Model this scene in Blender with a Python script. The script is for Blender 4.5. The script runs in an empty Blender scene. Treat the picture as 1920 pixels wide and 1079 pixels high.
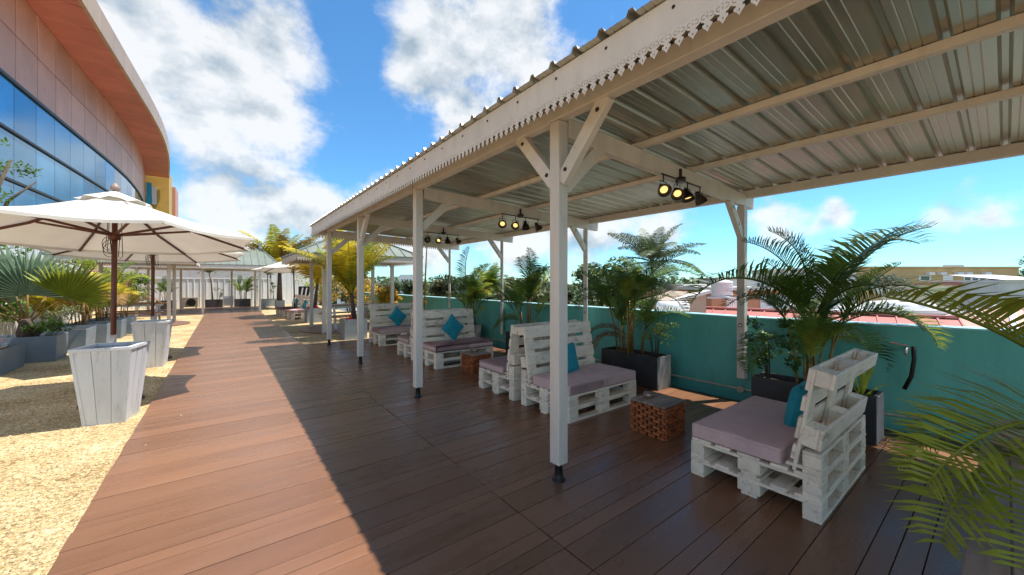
import bpy, bmesh, math, random
from mathutils import Vector, Matrix, Euler
R = math.radians
random.seed(11)
S = bpy.context.scene
COL = S.collection
# ------------------------------------------------------------------ camera
F_PX, HOR, CAMH = 708.0, 530.5, 1.5
YAW = math.atan2(541, F_PX)
cs, sn = math.cos(YAW), math.sin(YAW)
cam = bpy.data.cameras.new('camera'); camo = bpy.data.objects.new('camera', cam); COL.objects.link(camo)
cam.sensor_width = 36; cam.lens = 36 * F_PX / 1920
cam.shift_y = -(539.5 - HOR) / 1920
cam.clip_start = 0.05; cam.clip_end = 3000
camo.location = (0, 0, CAMH); camo.rotation_euler = (R(90), 0, -YAW)
S.camera = camo
S.render.resolution_x = 1024; S.render.resolution_y = 575
# ------------------------------------------------------------------ world, sun, exposure
SUN = Vector((0.339, -0.159, 1)).normalized()
w = bpy.data.worlds.new('World'); S.world = w; w.use_nodes = True
w.cycles.sampling_method = 'MANUAL'; w.cycles.sample_map_resolution = 512
nt = w.node_tree; nt.nodes.clear(); L = nt.links
def N(t, **k):
    n = nt.nodes.new(t)
    for a, b in k.items(): setattr(n, a, b)
    return n
def M1(op, a, b=None, c=None):
    n = N('ShaderNodeMath', operation=op)
    for i, v in enumerate((a, b, c)):
        if v is None: continue
        if hasattr(v, 'links'): L.new(v, n.inputs[i])
        else: n.inputs[i].default_value = v
    return n.outputs[0]
def VM(op, a, b=None):
    n = N('ShaderNodeVectorMath', operation=op)
    for i, v in enumerate((a, b)):
        if v is None: continue
        if hasattr(v, 'links'): L.new(v, n.inputs[i])
        else: n.inputs[i].default_value = v
    return n
sky = N('ShaderNodeTexSky', sky_type='NISHITA'); sky.sun_disc = False
sky.sun_elevation = math.asin(SUN.z); sky.sun_rotation = math.atan2(SUN.x, SUN.y)
sky.air_density = 1.0; sky.altitude = 600; sky.dust_density = 0.15; sky.ozone_density = 1.6
tc = N('ShaderNodeTexCoord'); D = tc.outputs['Generated']
sep = N('ShaderNodeSeparateXYZ'); L.new(D, sep.inputs[0])
zz = M1('MAXIMUM', sep.outputs[2], 0.0)
den = M1('ADD', zz, 0.16)
inv = M1('DIVIDE', 1.0, den)
cmb = N('ShaderNodeCombineXYZ')
L.new(M1('MULTIPLY', sep.outputs[0], inv), cmb.inputs[0]); L.new(M1('MULTIPLY', sep.outputs[1], inv), cmb.inputs[1])
L.new(M1('MULTIPLY', zz, 1.6), cmb.inputs[2])
P = cmb.outputs[0]
def noise(vec, sc, det, rough, dist=0.0):
    n = N('ShaderNodeTexNoise'); n.inputs['Scale'].default_value = sc; n.inputs['Detail'].default_value = det
    n.inputs['Roughness'].default_value = rough; n.inputs['Distortion'].default_value = dist
    L.new(vec, n.inputs['Vector']); return n.outputs['Fac']
# cumulus banks: (direction, angular size, weight); the noise goes on over the whole dome
BANKS = [((-.10, .91, .40), .13, .95), ((.015, .915, .41), .13, 1.0), ((.085, .93, .35), .085, .9), ((-.02, .955, .30), .08, .85), ((.06, .89, .47), .10, .9), ((-.16, .88, .45), .10, .7),
         ((.40, .77, .50), .115, 1.0), ((.50, .67, .55), .13, .95), ((.46, .79, .41), .10, .9), ((.36, .80, .46), .07, .8), ((.33, .74, .57), .09, .6),
         ((.03, .98, .16), .12, .85), ((.16, .97, .17), .10, .9), ((.27, .945, .14), .12, .9), ((.42, .88, .13), .12, .95), ((.56, .80, .15), .13, .9), ((.72, .68, .13), .12, .85), ((.84, .5, .11), .1, .7),
         ((.968, .212, .128), .036, .78), ((.965, .235, .118), .03, .7), ((.99, .036, .13), .05, .75), ((.995, .0, .12), .04, .7), ((.94, .31, .13), .06, .7), ((.985, .13, .2), .05, .5),
         ((-.5, .75, .42), .3, .8), ((-.6, -.6, .5), .4, .85), ((.5, -.7, .5), .35, .85), ((-.9, .1, .4), .3, .8), ((.1, -.9, .3), .3, .8), ((.9, -.35, .2), .2, .8)]
dn = VM('NORMALIZE', D).outputs[0]
wob = N('ShaderNodeTexNoise'); wob.inputs['Scale'].default_value = 4.0; wob.inputs['Detail'].default_value = 3; L.new(dn, wob.inputs['Vector'])
wv = VM('SCALE', VM('SUBTRACT', wob.outputs['Color'], (.5, .5, .5)).outputs[0]); wv.inputs['Scale'].default_value = 0.16
dw = VM('ADD', dn, wv.outputs[0]).outputs[0]
G = None
for c, r, wt in BANKS:
    d = VM('DISTANCE', dw, Vector(c).normalized()).outputs['Value']
    q = M1('DIVIDE', d, r)
    g = M1('MULTIPLY', M1('POWER', 2.718, M1('MULTIPLY', M1('MULTIPLY', q, q), -.6)), wt)
    G = g if G is None else M1('SMOOTH_MAX', G, g, .25)
sq = N('ShaderNodeMapping'); sq.inputs['Scale'].default_value = (1, 1, 1.3); L.new(dn, sq.inputs['Vector']); Q = sq.outputs[0]
na = noise(Q, 6.2, 10, 0.60, 0.1)
dens = M1('ADD', M1('MULTIPLY', G, .60), M1('MULTIPLY', na, .85))
mr = N('ShaderNodeMapRange', interpolation_type='SMOOTHSTEP'); L.new(dens, mr.inputs[0])
mr.inputs[1].default_value = 0.63; mr.inputs[2].default_value = 0.87
nb = noise(VM('ADD', Q, (.012, -.006, .06)).outputs[0], 6.2, 5, 0.55, 0.1)
nc = noise(Q, 6.2, 5, 0.55, 0.1)
sh = M1('ADD', M1('MULTIPLY', M1('SUBTRACT', nb, nc), 2.2), M1('MULTIPLY', G, .30))
shade = N('ShaderNodeMapRange'); L.new(sh, shade.inputs[0]); shade.inputs[1].default_value = 0.12; shade.inputs[2].default_value = .62
cm = N('ShaderNodeMixRGB'); L.new(shade.outputs[0], cm.inputs[0])
cm.inputs[1].default_value = (0.97, 0.985, 1.0, 1); cm.inputs[2].default_value = (0.42, 0.52, 0.60, 1)
b1 = N('ShaderNodeBackground'); b1.inputs[1].default_value = 0.072; tint = N('ShaderNodeMixRGB', blend_type='MULTIPLY'); tint.inputs[0].default_value = 1; L.new(sky.outputs[0], tint.inputs[1]); tint.inputs[2].default_value = (.46, .82, 1.0, 1); L.new(tint.outputs[0], b1.inputs[0])
b2 = N('ShaderNodeBackground'); b2.inputs[1].default_value = 0.33; L.new(cm.outputs[0], b2.inputs[0])
mx = N('ShaderNodeMixShader'); L.new(M1('MULTIPLY', mr.outputs[0], 0.93), mx.inputs[0]); L.new(b1.outputs[0], mx.inputs[1]); L.new(b2.outputs[0], mx.inputs[2])
wo = N('ShaderNodeOutputWorld'); L.new(mx.outputs[0], wo.inputs[0])
sl = bpy.data.lights.new('sun', 'SUN'); sl.energy = 2.25; sl.angle = R(0.55); sl.color = (1, .95, .87)
so = bpy.data.objects.new('sun', sl); COL.objects.link(so); so.rotation_euler = SUN.to_track_quat('Z', 'Y').to_euler(); so.location = (0, 0, 30)
vs = S.view_settings; vs.view_transform = 'Standard'; vs.look = 'None'; vs.exposure = 1.62; vs.gamma = 1.0
# ------------------------------------------------------------------ pixel helpers (directions only; distance always given)
def W(px, py, Z):
    X = (px - 960) / F_PX * Z
    return Vector((Z * sn + X * cs, Z * cs - X * sn, CAMH - (py - HOR) / F_PX * Z))
# ------------------------------------------------------------------ materials
MATS = {}
def mat(name, c, rough=.6, var=.12, nz=(6, .25), st=(1, 1, 1), bump=0., bsc=None, metal=0., dirt=None, trans=0., spec=.5, rvar=0., coat=0.):
    """procedural principled: colour noise, per-object tone, optional dirt blotches (scale, amount, colour), fine bump"""
    if name in MATS: return MATS[name]
    m = bpy.data.materials.new(name); m.use_nodes = True; t = m.node_tree; k = t.links
    p = t.nodes['Principled BSDF']
    def n(ty, **a):
        o = t.nodes.new(ty)
        for x, y in a.items(): setattr(o, x, y)
        return o
    co = n('ShaderNodeTexCoord'); oi = n('ShaderNodeObjectInfo')
    mp = n('ShaderNodeMapping'); mp.inputs['Scale'].default_value = st
    sc = n('ShaderNodeMath', operation='MULTIPLY'); sc.inputs[1].default_value = 37.0; k.new(oi.outputs['Random'], sc.inputs[0])
    k.new(co.outputs['Object'], mp.inputs['Vector'])
    ad = n('ShaderNodeVectorMath', operation='ADD'); k.new(mp.outputs[0], ad.inputs[0]); k.new(sc.outputs[0], ad.inputs[1])
    nn = n('ShaderNodeTexNoise'); nn.inputs['Scale'].default_value = nz[0]; nn.inputs['Detail'].default_value = 6; nn.inputs['Roughness'].default_value = .62
    k.new(ad.outputs[0], nn.inputs['Vector'])
    rp = n('ShaderNodeMapRange'); k.new(nn.outputs['Fac'], rp.inputs[0]); rp.inputs[1].default_value = .3; rp.inputs[2].default_value = .7
    rp.inputs[3].default_value = 1 - nz[1]; rp.inputs[4].default_value = 1 + nz[1]
    rv = n('ShaderNodeMapRange'); k.new(oi.outputs['Random'], rv.inputs[0]); rv.inputs[3].default_value = 1 - var; rv.inputs[4].default_value = 1 + var
    ml = n('ShaderNodeMath', operation='MULTIPLY'); k.new(rp.outputs[0], ml.inputs[0]); k.new(rv.outputs[0], ml.inputs[1])
    vm = n('ShaderNodeVectorMath', operation='SCALE'); vm.inputs[0].default_value = c; k.new(ml.outputs[0], vm.inputs['Scale'])
    colo = vm.outputs[0]
    if dirt:
        dn_ = n('ShaderNodeTexNoise'); dn_.inputs['Scale'].default_value = dirt[0]; dn_.inputs['Detail'].default_value = 8; dn_.inputs['Roughness'].default_value = .7
        k.new(ad.outputs[0], dn_.inputs['Vector'])
        dr = n('ShaderNodeMapRange'); k.new(dn_.outputs['Fac'], dr.inputs[0]); dr.inputs[1].default_value = dirt[3] if len(dirt) > 3 else .55; dr.inputs[2].default_value = dr.inputs[1].default_value + .14; dr.inputs[4].default_value = dirt[1]
        dm = n('ShaderNodeMixRGB'); k.new(dr.outputs[0], dm.inputs[0]); k.new(colo, dm.inputs[1]); dm.inputs[2].default_value = (*dirt[2], 1)
        colo = dm.outputs[0]
    k.new(colo, p.inputs['Base Color'])
    p.inputs['Roughness'].default_value = rough; p.inputs['Metallic'].default_value = metal; p.inputs['Specular IOR Level'].default_value = spec
    if coat: p.inputs['Coat Weight'].default_value = coat; p.inputs['Coat Roughness'].default_value = .25
    if rvar:
        rr = n('ShaderNodeMapRange'); k.new(nn.outputs['Fac'], rr.inputs[0]); rr.inputs[1].default_value = .3; rr.inputs[2].default_value = .7
        rr.inputs[3].default_value = rough - rvar; rr.inputs[4].default_value = rough + rvar; k.new(rr.outputs[0], p.inputs['Roughness'])
    if bump:
        bn = n('ShaderNodeTexNoise'); bn.inputs['Scale'].default_value = bsc or nz[0] * 3; bn.inputs['Detail'].default_value = 5
        k.new(ad.outputs[0], bn.inputs['Vector'])
        bp = n('ShaderNodeBump'); bp.inputs['Strength'].default_value = bump; bp.inputs['Distance'].default_value = .01
        k.new(bn.outputs['Fac'], bp.inputs['Height']); k.new(bp.outputs[0], p.inputs['Normal'])
    if trans:
        tr = n('ShaderNodeBsdfTranslucent'); k.new(colo, tr.inputs[0])
        ms = n('ShaderNodeMixShader'); ms.inputs[0].default_value = trans
        k.new(p.outputs[0], ms.inputs[1]); k.new(tr.outputs[0], ms.inputs[2]); k.new(ms.outputs[0], t.nodes['Material Output'].inputs[0])
    MATS[name] = m; return m
def glow(name, c, e):
    m = bpy.data.materials.new(name); m.use_nodes = True; p = m.node_tree.nodes['Principled BSDF']
    p.inputs['Base Color'].default_value = (*c, 1); p.inputs['Emission Color'].default_value = (*c, 1); p.inputs['Emission Strength'].default_value = e
    return m
deck_m = mat('deck_wood', (.225, .108, .058), .30, .15, (2.2, .13), (.5, 2.5, 1), .08, 60, rvar=.09, dirt=(1.0, .22, (.27, .155, .095)))
deckfar_m = mat('deck_wood_far', (.22, .125, .088), .45, 0, (3, .2), (.4, 5, 1))
dark_m = mat('dark_gap', (.012, .01, .009), .9)
paint_m = mat('white_paint', (.71, .65, .575), .52, .07, (3.5, .08), (1.5, 1.5, .5), .18, 24, dirt=(6, .26, (.42, .35, .28)))
white_m = mat('white_metal', (.74, .76, .77), .45, .04, (2, .06))
pallet_m = mat('pallet_paint', (.89, .78, .635), .62, .11, (5, .12), (.6, 1.8, 1.8), .5, 34, dirt=(9.5, .62, (.33, .24, .165), .53))
mauve_m = mat('mauve_fabric', (.68, .48, .465), .85, .06, (5, .10), bump=.55, bsc=10, dirt=(3, .25, (.36, .24, .23)))
teal_m = mat('teal_fabric', (.012, .29, .38), .8, .06, (6, .15), bump=.6, bsc=16)
wall_m = mat('teal_wall', (.10, .42, .36), .55, .02, (1.6, .16), (1, 1.6, .35), .25, 14, dirt=(2.6, .45, (.06, .26, .215)))
cap_m = mat('wall_cap', (.35, .62, .63), .5, .02, (3, .1))
zinc_m = mat('galvanised_sheet', (.52, .50, .43), .36, .05, (3, .10), (.35, 5, 1), metal=.85, rvar=.07)
rafter_m = paint_m
black_m = mat('black_metal', (.018, .016, .015), .42, .1, (10, .2), metal=.3)
bronze_m = mat('bronze_metal', (.06, .048, .04), .4, .1, (12, .25), metal=.7)
slate_m = mat('slate_planter', (.05, .045, .046), .55, .1, (4, .25), bump=.1, dirt=(3, .25, (.12, .115, .11)))
blue_m = mat('blue_planter', (.16, .21, .26), .55, .10, (3, .16), bump=.1, dirt=(2.5, .35, (.09, .12, .15)))
grey_l = mat('sunlit_end_grey', (.26, .27, .28), .6, .05, (5, .12), dirt=(4, .4, (.3, .3, .3)))  # paler grey for the trough ends, sunlight put into the colour
grey_m = mat('grey_planter', (.26, .29, .31), .6, .08, (4, .18), dirt=(3, .35, (.15, .16, .17)))
soil_m = mat('soil', (.045, .028, .018), .95, .1, (20, .5), bump=.8, bsc=30)
wash_m = mat('whitewash', (.62, .64, .66), .6, .06, (3, .09), (2, 2, .35), .25, 30, dirt=(7, .55, (.25, .24, .23)))
canvas_m = mat('canvas', (.76, .72, .64), .85, .02, (3, .05), bump=.05, bsc=200, trans=.16, dirt=(3.5, .22, (.55, .47, .36)))
teak_m = mat('teak', (.105, .028, .013), .45, .1, (5, .3), (4, 4, .5))
steel_m = mat('steel', (.5, .5, .51), .35, .05, (8, .1), metal=.9)
rope_m = mat('rope', (.012, .011, .011), .9)
slat_m = mat('orange_wood', (.33, .10, .032), .48, .35, (8, .35), (1, 1, 1), .2, 40)
greywood_m = mat('grey_wood', (.27, .20, .155), .6, .2, (6, .28), (.5, 5, 5), .25, 50)
bench_m = mat('bench_wood', (.36, .25, .19), .6, .15, (4, .22), (.5, 5, 5), .25, 50, dirt=(3, .4, (.22, .15, .12)))
green_roof = mat('green_roof', (.19, .22, .185), .55, .04, (2, .15))
orange_top = mat('varnished_top', (.42, .21, .085), .35, .15, (6, .3), (.6, 6, 6))
palm_g = mat('palm_green', (.12, .20, .03), .42, .38, (3, .35), trans=.42)
palm_d = mat('palm_dark', (.085, .16, .028), .4, .38, (3, .35), trans=.4)
palm_y = mat('palm_yellow', (.74, .60, .05), .45, .25, (3, .35), trans=.45)
palm_l = mat('palm_lime', (.33, .38, .045), .45, .3, (3, .35), trans=.42)
palm_b = mat('palm_dry', (.32, .18, .07), .7, .35, (3, .4), trans=.2)
fan_m = mat('fan_leaf', (.22, .31, .19), .4, .25, (3, .25), trans=.35)
leaf_g = mat('leaf_green', (.105, .19, .03), .42, .2, (2, .5), trans=.3)
leaf_l = mat('leaf_lime', (.27, .34, .035), .45, .2, (2, .4), trans=.35)
leaf_y = mat('leaf_gold', (.55, .34, .02), .5, .2, (2, .4), trans=.3)
leaf_d = mat('leaf_dark', (.085, .13, .042), .5, .2, (.6, .6), trans=.2)
leaf_m = mat('leaf_mango', (.15, .22, .05), .45, .2, (.5, .5), trans=.3)
leaf_o = mat('leaf_olive', (.13, .14, .055), .6, .2, (.6, .5), trans=.2)
leaf_r = mat('leaf_red', (.42, .03, .05), .45, .25, (4, .5), trans=.25)
stem_m = mat('palm_cane', (.25, .14, .035), .5, .3, (8, .4), (1, 1, 3))
bark_m = mat('bark', (.10, .075, .055), .9, .15, (7, .4), bump=.6, bsc=20)
# ------------------------------------------------------------------ object helpers
def props(o, label=None, cat=None, group=None, kind=None):
    if label: o['label'] = label
    if cat: o['category'] = cat
    if group: o['group'] = group
    if kind: o['kind'] = kind
    return o
def thing(name, label, cat, loc=(0, 0, 0), rz=0, group=None):
    o = bpy.data.objects.new(name, None); COL.objects.link(o); o.empty_display_size = .2
    o.location = loc; o.rotation_euler = (0, 0, rz)
    return props(o, label, cat, group)
def put(name, me, parent=None, loc=(0, 0, 0), rot=(0, 0, 0), sc=None, m=None):
    o = bpy.data.objects.new(name, me); COL.objects.link(o)
    o.parent = parent; o.location = loc; o.rotation_euler = rot
    if sc: o.scale = sc if hasattr(sc, '__len__') else (sc, sc, sc)
    if m is not None and me.materials and me.materials[0] != m:
        o.material_slots[0].link = 'OBJECT'; o.material_slots[0].material = m
    return o
class MB:
    def __init__(s): s.v = []; s.f = []; s.sm = []
    def poly(s, pts, sm=False):
        b = len(s.v); s.v += [tuple(p) for p in pts]; s.f.append(tuple(range(b, b + len(pts)))); s.sm.append(sm)
    def box(s, x0, x1, y0, y1, z0, z1, mtx=None):
        p = [Vector((x, y, z)) for z in (z0, z1) for x, y in ((x0, y0), (x1, y0), (x1, y1), (x0, y1))]
        if mtx: p = [mtx @ q for q in p]
        s.hexa(p)
    def hexa(s, p):
        b = len(s.v); s.v += [tuple(q) for q in p]
        for f in ((0, 3, 2, 1), (4, 5, 6, 7), (0, 1, 5, 4), (1, 2, 6, 5), (2, 3, 7, 6), (3, 0, 4, 7)):
            s.f.append(tuple(b + i for i in f)); s.sm.append(False)
    def bar(s, a, b, wd, ht, up=(0, 0, 1)):
        a, b = Vector(a), Vector(b); d = (b - a).normalized(); u = Vector(up); r = d.cross(u)
        if r.length < 1e-4: r = d.cross(Vector((1, 0, 0)))
        r.normalize(); u = r.cross(d)
        p = [q + r * i * wd / 2 + u * j * ht / 2 for q in (a, b) for i, j in ((-1, -1), (1, -1), (1, 1), (-1, 1))]
        s.hexa(p)
    def tube(s, pts, rad, n=8, cap=True, sm=True):
        pts = [Vector(p) for p in pts]; b = len(s.v)
        if not hasattr(rad, '__len__'): rad = [rad] * len(pts)
        for i, p in enumerate(pts):
            d = (pts[min(i + 1, len(pts) - 1)] - pts[max(i - 1, 0)])
            if d.length < 1e-7: d = Vector((0, 0, 1))
            d.normalize(); r = d.cross(Vector((0, 0, 1)))
            if r.length < .05: r = d.cross(Vector((0, 1, 0)))
            r.normalize(); u = r.cross(d)
            for k in range(n):
                a = 2 * math.pi * k / n; s.v.append(tuple(p + (r * math.cos(a) + u * math.sin(a)) * rad[i]))
        for i in range(len(pts) - 1):
            for k in range(n):
                s.f.append((b + i * n + k, b + i * n + (k + 1) % n, b + (i + 1) * n + (k + 1) % n, b + (i + 1) * n + k)); s.sm.append(sm)
        if cap:
            s.f.append(tuple(b + k for k in range(n))[::-1]); s.sm.append(False)
            e = b + (len(pts) - 1) * n; s.f.append(tuple(e + k for k in range(n))); s.sm.append(False)
    def lathe(s, prof, n=16, c=(0, 0, 0), sm=True):
        b = len(s.v); m_ = len(prof)
        for r, z in prof:
            for k in range(n): a = 2 * math.pi * k / n; s.v.append((c[0] + max(r, .0005) * math.cos(a), c[1] + max(r, .0005) * math.sin(a), c[2] + z))
        for i in range(m_ - 1):
            for k in range(n): s.f.append((b + i * n + k, b + i * n + (k + 1) % n, b + (i + 1) * n + (k + 1) % n, b + (i + 1) * n + k)); s.sm.append(sm)
        s.f.append(tuple(b + k for k in range(n))[::-1]); s.f.append(tuple(b + (m_ - 1) * n + k for k in range(n))); s.sm += [False, False]
    def mesh(s, name, m=None):
        me = bpy.data.meshes.new(name); me.from_pydata(s.v, [], s.f); me.polygons.foreach_set('use_smooth', s.sm)
        if m: me.materials.append(m)
        me.update(); return me
    def obj(s, name, m, parent=None, loc=(0, 0, 0), rot=(0, 0, 0)):
        return put(name, s.mesh(name, m), parent, loc, rot)
_cb = {}
def cbox(sx, sy, sz, m, bev=.004):
    """chamfered box centred on the origin, cached"""
    k = (round(sx, 4), round(sy, 4), round(sz, 4), m.name, bev)
    if k not in _cb:
        bm = bmesh.new(); bmesh.ops.create_cube(bm, size=1); bmesh.ops.scale(bm, vec=(sx, sy, sz), verts=bm.verts)
        if bev: bmesh.ops.bevel(bm, geom=bm.edges[:], offset=bev, segments=1, affect='EDGES', profile=.5)
        me = bpy.data.meshes.new('box'); bm.to_mesh(me); bm.free(); me.materials.append(m); _cb[k] = me
    return _cb[k]
def bx(name, x0, x1, y0, y1, z0, z1, m, parent=None, bev=.004):
    return put(name, cbox(abs(x1 - x0), abs(y1 - y0), abs(z1 - z0), m, bev), parent, ((x0 + x1) / 2, (y0 + y1) / 2, (z0 + z1) / 2))
def beam(name, a, b, wd, ht, m, parent, bev=.004):
    a, b = Vector(a), Vector(b); d = b - a
    q = d.to_track_quat('X', 'Z')
    return put(name, cbox(d.length, wd, ht, m, bev), parent, (a + b) / 2, q.to_euler())
def copy_tree(o, parent=None):
    c = o.copy(); COL.objects.link(c); c.parent = parent
    for ch in o.children: copy_tree(ch, c)
    return c
# ------------------------------------------------------------------ the setting
def sheet(name, x0, x1, y0, y1, z, m, kind='structure', th=.1):
    b = MB(); b.box(x0, x1, y0, y1, z - th, z); return props(b.obj(name, m), kind=kind)
town_m = mat('town_ground', (.20, .19, .14), .9, 0, (.05, .5), dirt=(.04, .7, (.07, .10, .04)))
sheet('ground', -1500, 1500, -1500, 1500, -7.0, town_m)
# gravel terrace
gm = bpy.data.materials.new('gravel'); gm.use_nodes = True
t = gm.node_tree; p = t.nodes['Principled BSDF']; k = t.links
co = t.nodes.new('ShaderNodeTexCoord')
vo = t.nodes.new('ShaderNodeTexVoronoi'); vo.inputs['Scale'].default_value = 52; k.new(co.outputs['Object'], vo.inputs['Vector'])
no = t.nodes.new('ShaderNodeTexNoise'); no.inputs['Scale'].default_value = 1.6; no.inputs['Detail'].default_value = 8; k.new(co.outputs['Object'], no.inputs['Vector'])
rp = t.nodes.new('ShaderNodeValToRGB'); e = rp.color_ramp.elements
e[0].position = .10; e[0].color = (.22, .125, .04, 1); e[1].position = .9; e[1].color = (.76, .62, .39, 1)
q = e.new(.5); q.color = (.57, .41, .19, 1)
sx = t.nodes.new('ShaderNodeSeparateColor'); k.new(vo.outputs['Color'], sx.inputs[0])
av = t.nodes.new('ShaderNodeMath'); av.operation = 'MULTIPLY_ADD'; av.inputs[1].default_value = .62; k.new(sx.outputs[0], av.inputs[0])
nm = t.nodes.new('ShaderNodeMapRange'); k.new(no.outputs['Fac'], nm.inputs[0]); nm.inputs[1].default_value = .3; nm.inputs[2].default_value = .7; nm.inputs[4].default_value = .42
k.new(nm.outputs[0], av.inputs[2]); k.new(av.outputs[0], rp.inputs[0]); k.new(rp.outputs[0], p.inputs['Base Color'])
p.inputs['Roughness'].default_value = .9
bp = t.nodes.new('ShaderNodeBump'); bp.inputs['Strength'].default_value = 1.0; bp.inputs['Distance'].default_value = .012; bp.invert = True
k.new(vo.outputs['Distance'], bp.inputs['Height']); k.new(bp.outputs[0], p.inputs['Normal'])
b = MB(); b.box(-9, 5.16, -5, 34, -7, -.03)
props(b.obj('gravel_ground', gm), kind='structure')
peb_m = mat('pebble', (.53, .40, .21), .85, 0, (45, .8))
def pebbles():
    b = MB(); rnd = random.Random(5)
    for i in range(26000):
        y = 2.6 + 6.5 * rnd.random() ** 1.6; x = -.74 - rnd.random() * (1.2 + (y - 2.4) * .62)
        if i % 4000 == 0: x = -.70 + rnd.random() ** 2 * .5
        r = rnd.uniform(.004, .013); a = rnd.random() * 6.28; h = r * rnd.uniform(.5, .9)
        c, d = math.cos(a) * r * 1.3, math.sin(a) * r * 1.3
        n0 = len(b.v); z = (-.03 if x < -.73 else .0005) + h * .3
        b.v += [(x + c, y + d, z), (x - d * .7, y + c * .7, z), (x - c, y - d, z), (x + d * .7, y - c * .7, z), (x + rnd.uniform(-.3, .3) * r, y, z + h)]
        for j in range(4): b.f.append((n0 + j, n0 + (j + 1) % 4, n0 + 4)); b.sm.append(False)
    o = b.obj('gravel_stones', peb_m); props(o, 'loose yellow gravel stones strewn beside the wooden walkway', 'gravel', kind='stuff')
pebbles()
# wooden deck: planks run across the walkway, .21 / .105 pattern
dk = MB(); dk.box(-.722, 1.53, -3, 26, -.028, -.024); dk.box(1.536, 5.14, -3, 10.48, -.028, -.024)
deck = props(dk.obj('deck', dark_m), kind='structure')
edges = []
y = 1.308 - .628 * 7
while y < 25.6:
    edges += [(y, y + .21), (y + .21, y + .315), (y + .315, y + .419), (y + .419, y + .628)]; y += .628
for a, c in edges:
    g = .0022
    if c < 25.9: put('plank', cbox(2.254, round(c - a, 3) - 2 * g, .024, deck_m, .002), deck, (.404 + random.uniform(-.004, .004), (a + c) / 2, -.012 + random.uniform(-.0015, .0012)))
    if c < 10.5: put('plank', cbox(3.6, round(c - a, 3) - 2 * g, .024, deck_m, .002), deck, (3.338, (a + c) / 2, -.012 + random.uniform(-.0015, .0012)))
far = sheet('deck_end', -3.4, 2.1, 25.95, 29.3, 0.0, deckfar_m, th=.025)
b = MB(); b.box(-3.4, -.73, 23.3, 25.94, -.025, .0); b.obj('deck_side', deckfar_m, far)
# gutter and parapet wall
WALL = [(5.10, 19.0), (5.30, 9.5), (5.42, 4.6), (5.44, 2.2), (5.62, .9), (5.95, -.25), (6.7, -3.0)]
gut_m = mat('gutter', (.10, .07, .045), .85, 0, (4, .4), dirt=(2, .5, (.16, .12, .06)))
b = MB()
b.box(5.16, 7.5, -5, 20, -7, -.07); props(b.obj('gutter_floor', gut_m), kind='structure')
pw = thing('parapet_wall', 'long teal painted parapet wall with pale capping along the terrace', 'wall')
bw, bc = MB(), MB()
for (x0, y0), (x1, y1) in zip(WALL, WALL[1:]):
    bw.hexa([(x0, y0, -.1), (x1, y1, -.1), (x1 + .2, y1, -.1), (x0 + .2, y0, -.1), (x0, y0, 1.035), (x1, y1, 1.035), (x1 + .2, y1, 1.035), (x0 + .2, y0, 1.035)])
    bc.hexa([(x0 - .006, y0, 1.036), (x1 - .006, y1, 1.036), (x1 + .22, y1, 1.036), (x0 + .22, y0, 1.036), (x0 - .006, y0, 1.052), (x1 - .006, y1, 1.052), (x1 + .22, y1, 1.052), (x0 + .22, y0, 1.052)])
bw.obj('wall_face', wall_m, pw); bc.obj('capping', cap_m, pw)
b = MB(); b.tube([(x - .022, y, .10) for x, y in WALL], .013, 8)
cd = b.obj('conduit', mat('cream_pipe', (.52, .46, .35), .5), None); props(cd, 'thin cream pipe running along the foot of the teal wall', 'pipe')
jb = MB(); jb.tube([(5.425, 2.12, .10), (5.38, 2.12, .10)], .045, 14); jb.obj('junction_box', MATS['cream_pipe'], cd)
# ------------------------------------------------------------------ pergola
PY = [2.07 + 2.623 * i for i in range(-2, 4)]
def rz_top(x): return 2.77 - .04 * (x - 2.03)
def roof_z(x): return 2.845 - .04 * (x - 1.62)
pg = thing('pergola', 'long white timber pergola with corrugated metal roof and lace trimmed fascia', 'pergola')
Y0, Y1 = -3.5, 10.10
foot = MB(); foot.lathe([(.052, 0), (.052, .005), (.034, .008), (.032, .05), (.026, .125), (.03, .13)], 14); foot_me = foot.mesh('post_foot', black_m)
bolt = MB(); bolt.lathe([(.016, 0), (.016, .004), (.008, .005), (.008, .012)], 10); bolt_me = bolt.mesh('bolt', bronze_m)
wash = MB(); wash.lathe([(.026, 0), (.026, .006), (.013, .007), (.012, .016)], 14); wash_me = wash.mesh('bolt', steel_m)
for i, y in enumerate(PY):
    bx('post', 1.98, 2.08, y - .05, y + .05, .13, 2.718, paint_m, pg, .006)
    put('post_foot', foot_me, pg, (2.03, y, 0))
    xr = 5.60
    beam('rafter', (2.10, y, rz_top(2.10) - .078), (xr, y, rz_top(xr) - .078), .07, .15, paint_m, pg)
    bx('post', 5.27, 5.37 if y < 4 else 5.30 + .0, y - .045, y + .045, .27, rz_top(5.3) - .155, paint_m, pg, .005)
    beam('brace', (5.28, y, 2.10), (4.93, y, 2.515), .062, .095, paint_m, pg)
    beam('brace', (2.07, y, 2.22), (2.52, y, 2.64), .06, .1, paint_m, pg)
    for zb in (.955, .745, .505): put('bolt', wash_me, pg, (5.268, y, zb), (0, R(-90), 0))
    put('bolt', wash_me, pg, (5.16, y - .032, 2.24), (R(90), 0, 0), .7); put('bolt', wash_me, pg, (5.0, y - .032, 2.43), (R(90), 0, 0), .7)
for i, dirs in ((2, (-1, 1)), (4, (-1,)), (1, (1, -1)), (0, (1,))):
    y = PY[i]
    for s in dirs:
        beam('brace', (2.03, y + s * .04, 2.26), (2.03, y + s * .46, 2.74), .062, .1, paint_m, pg)
        for yy, zz_ in ((y + s * .10, 2.335), (y + s * .40, 2.665)): put('bolt', bolt_me, pg, (1.998, yy, zz_), (0, R(-90), 0))
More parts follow.
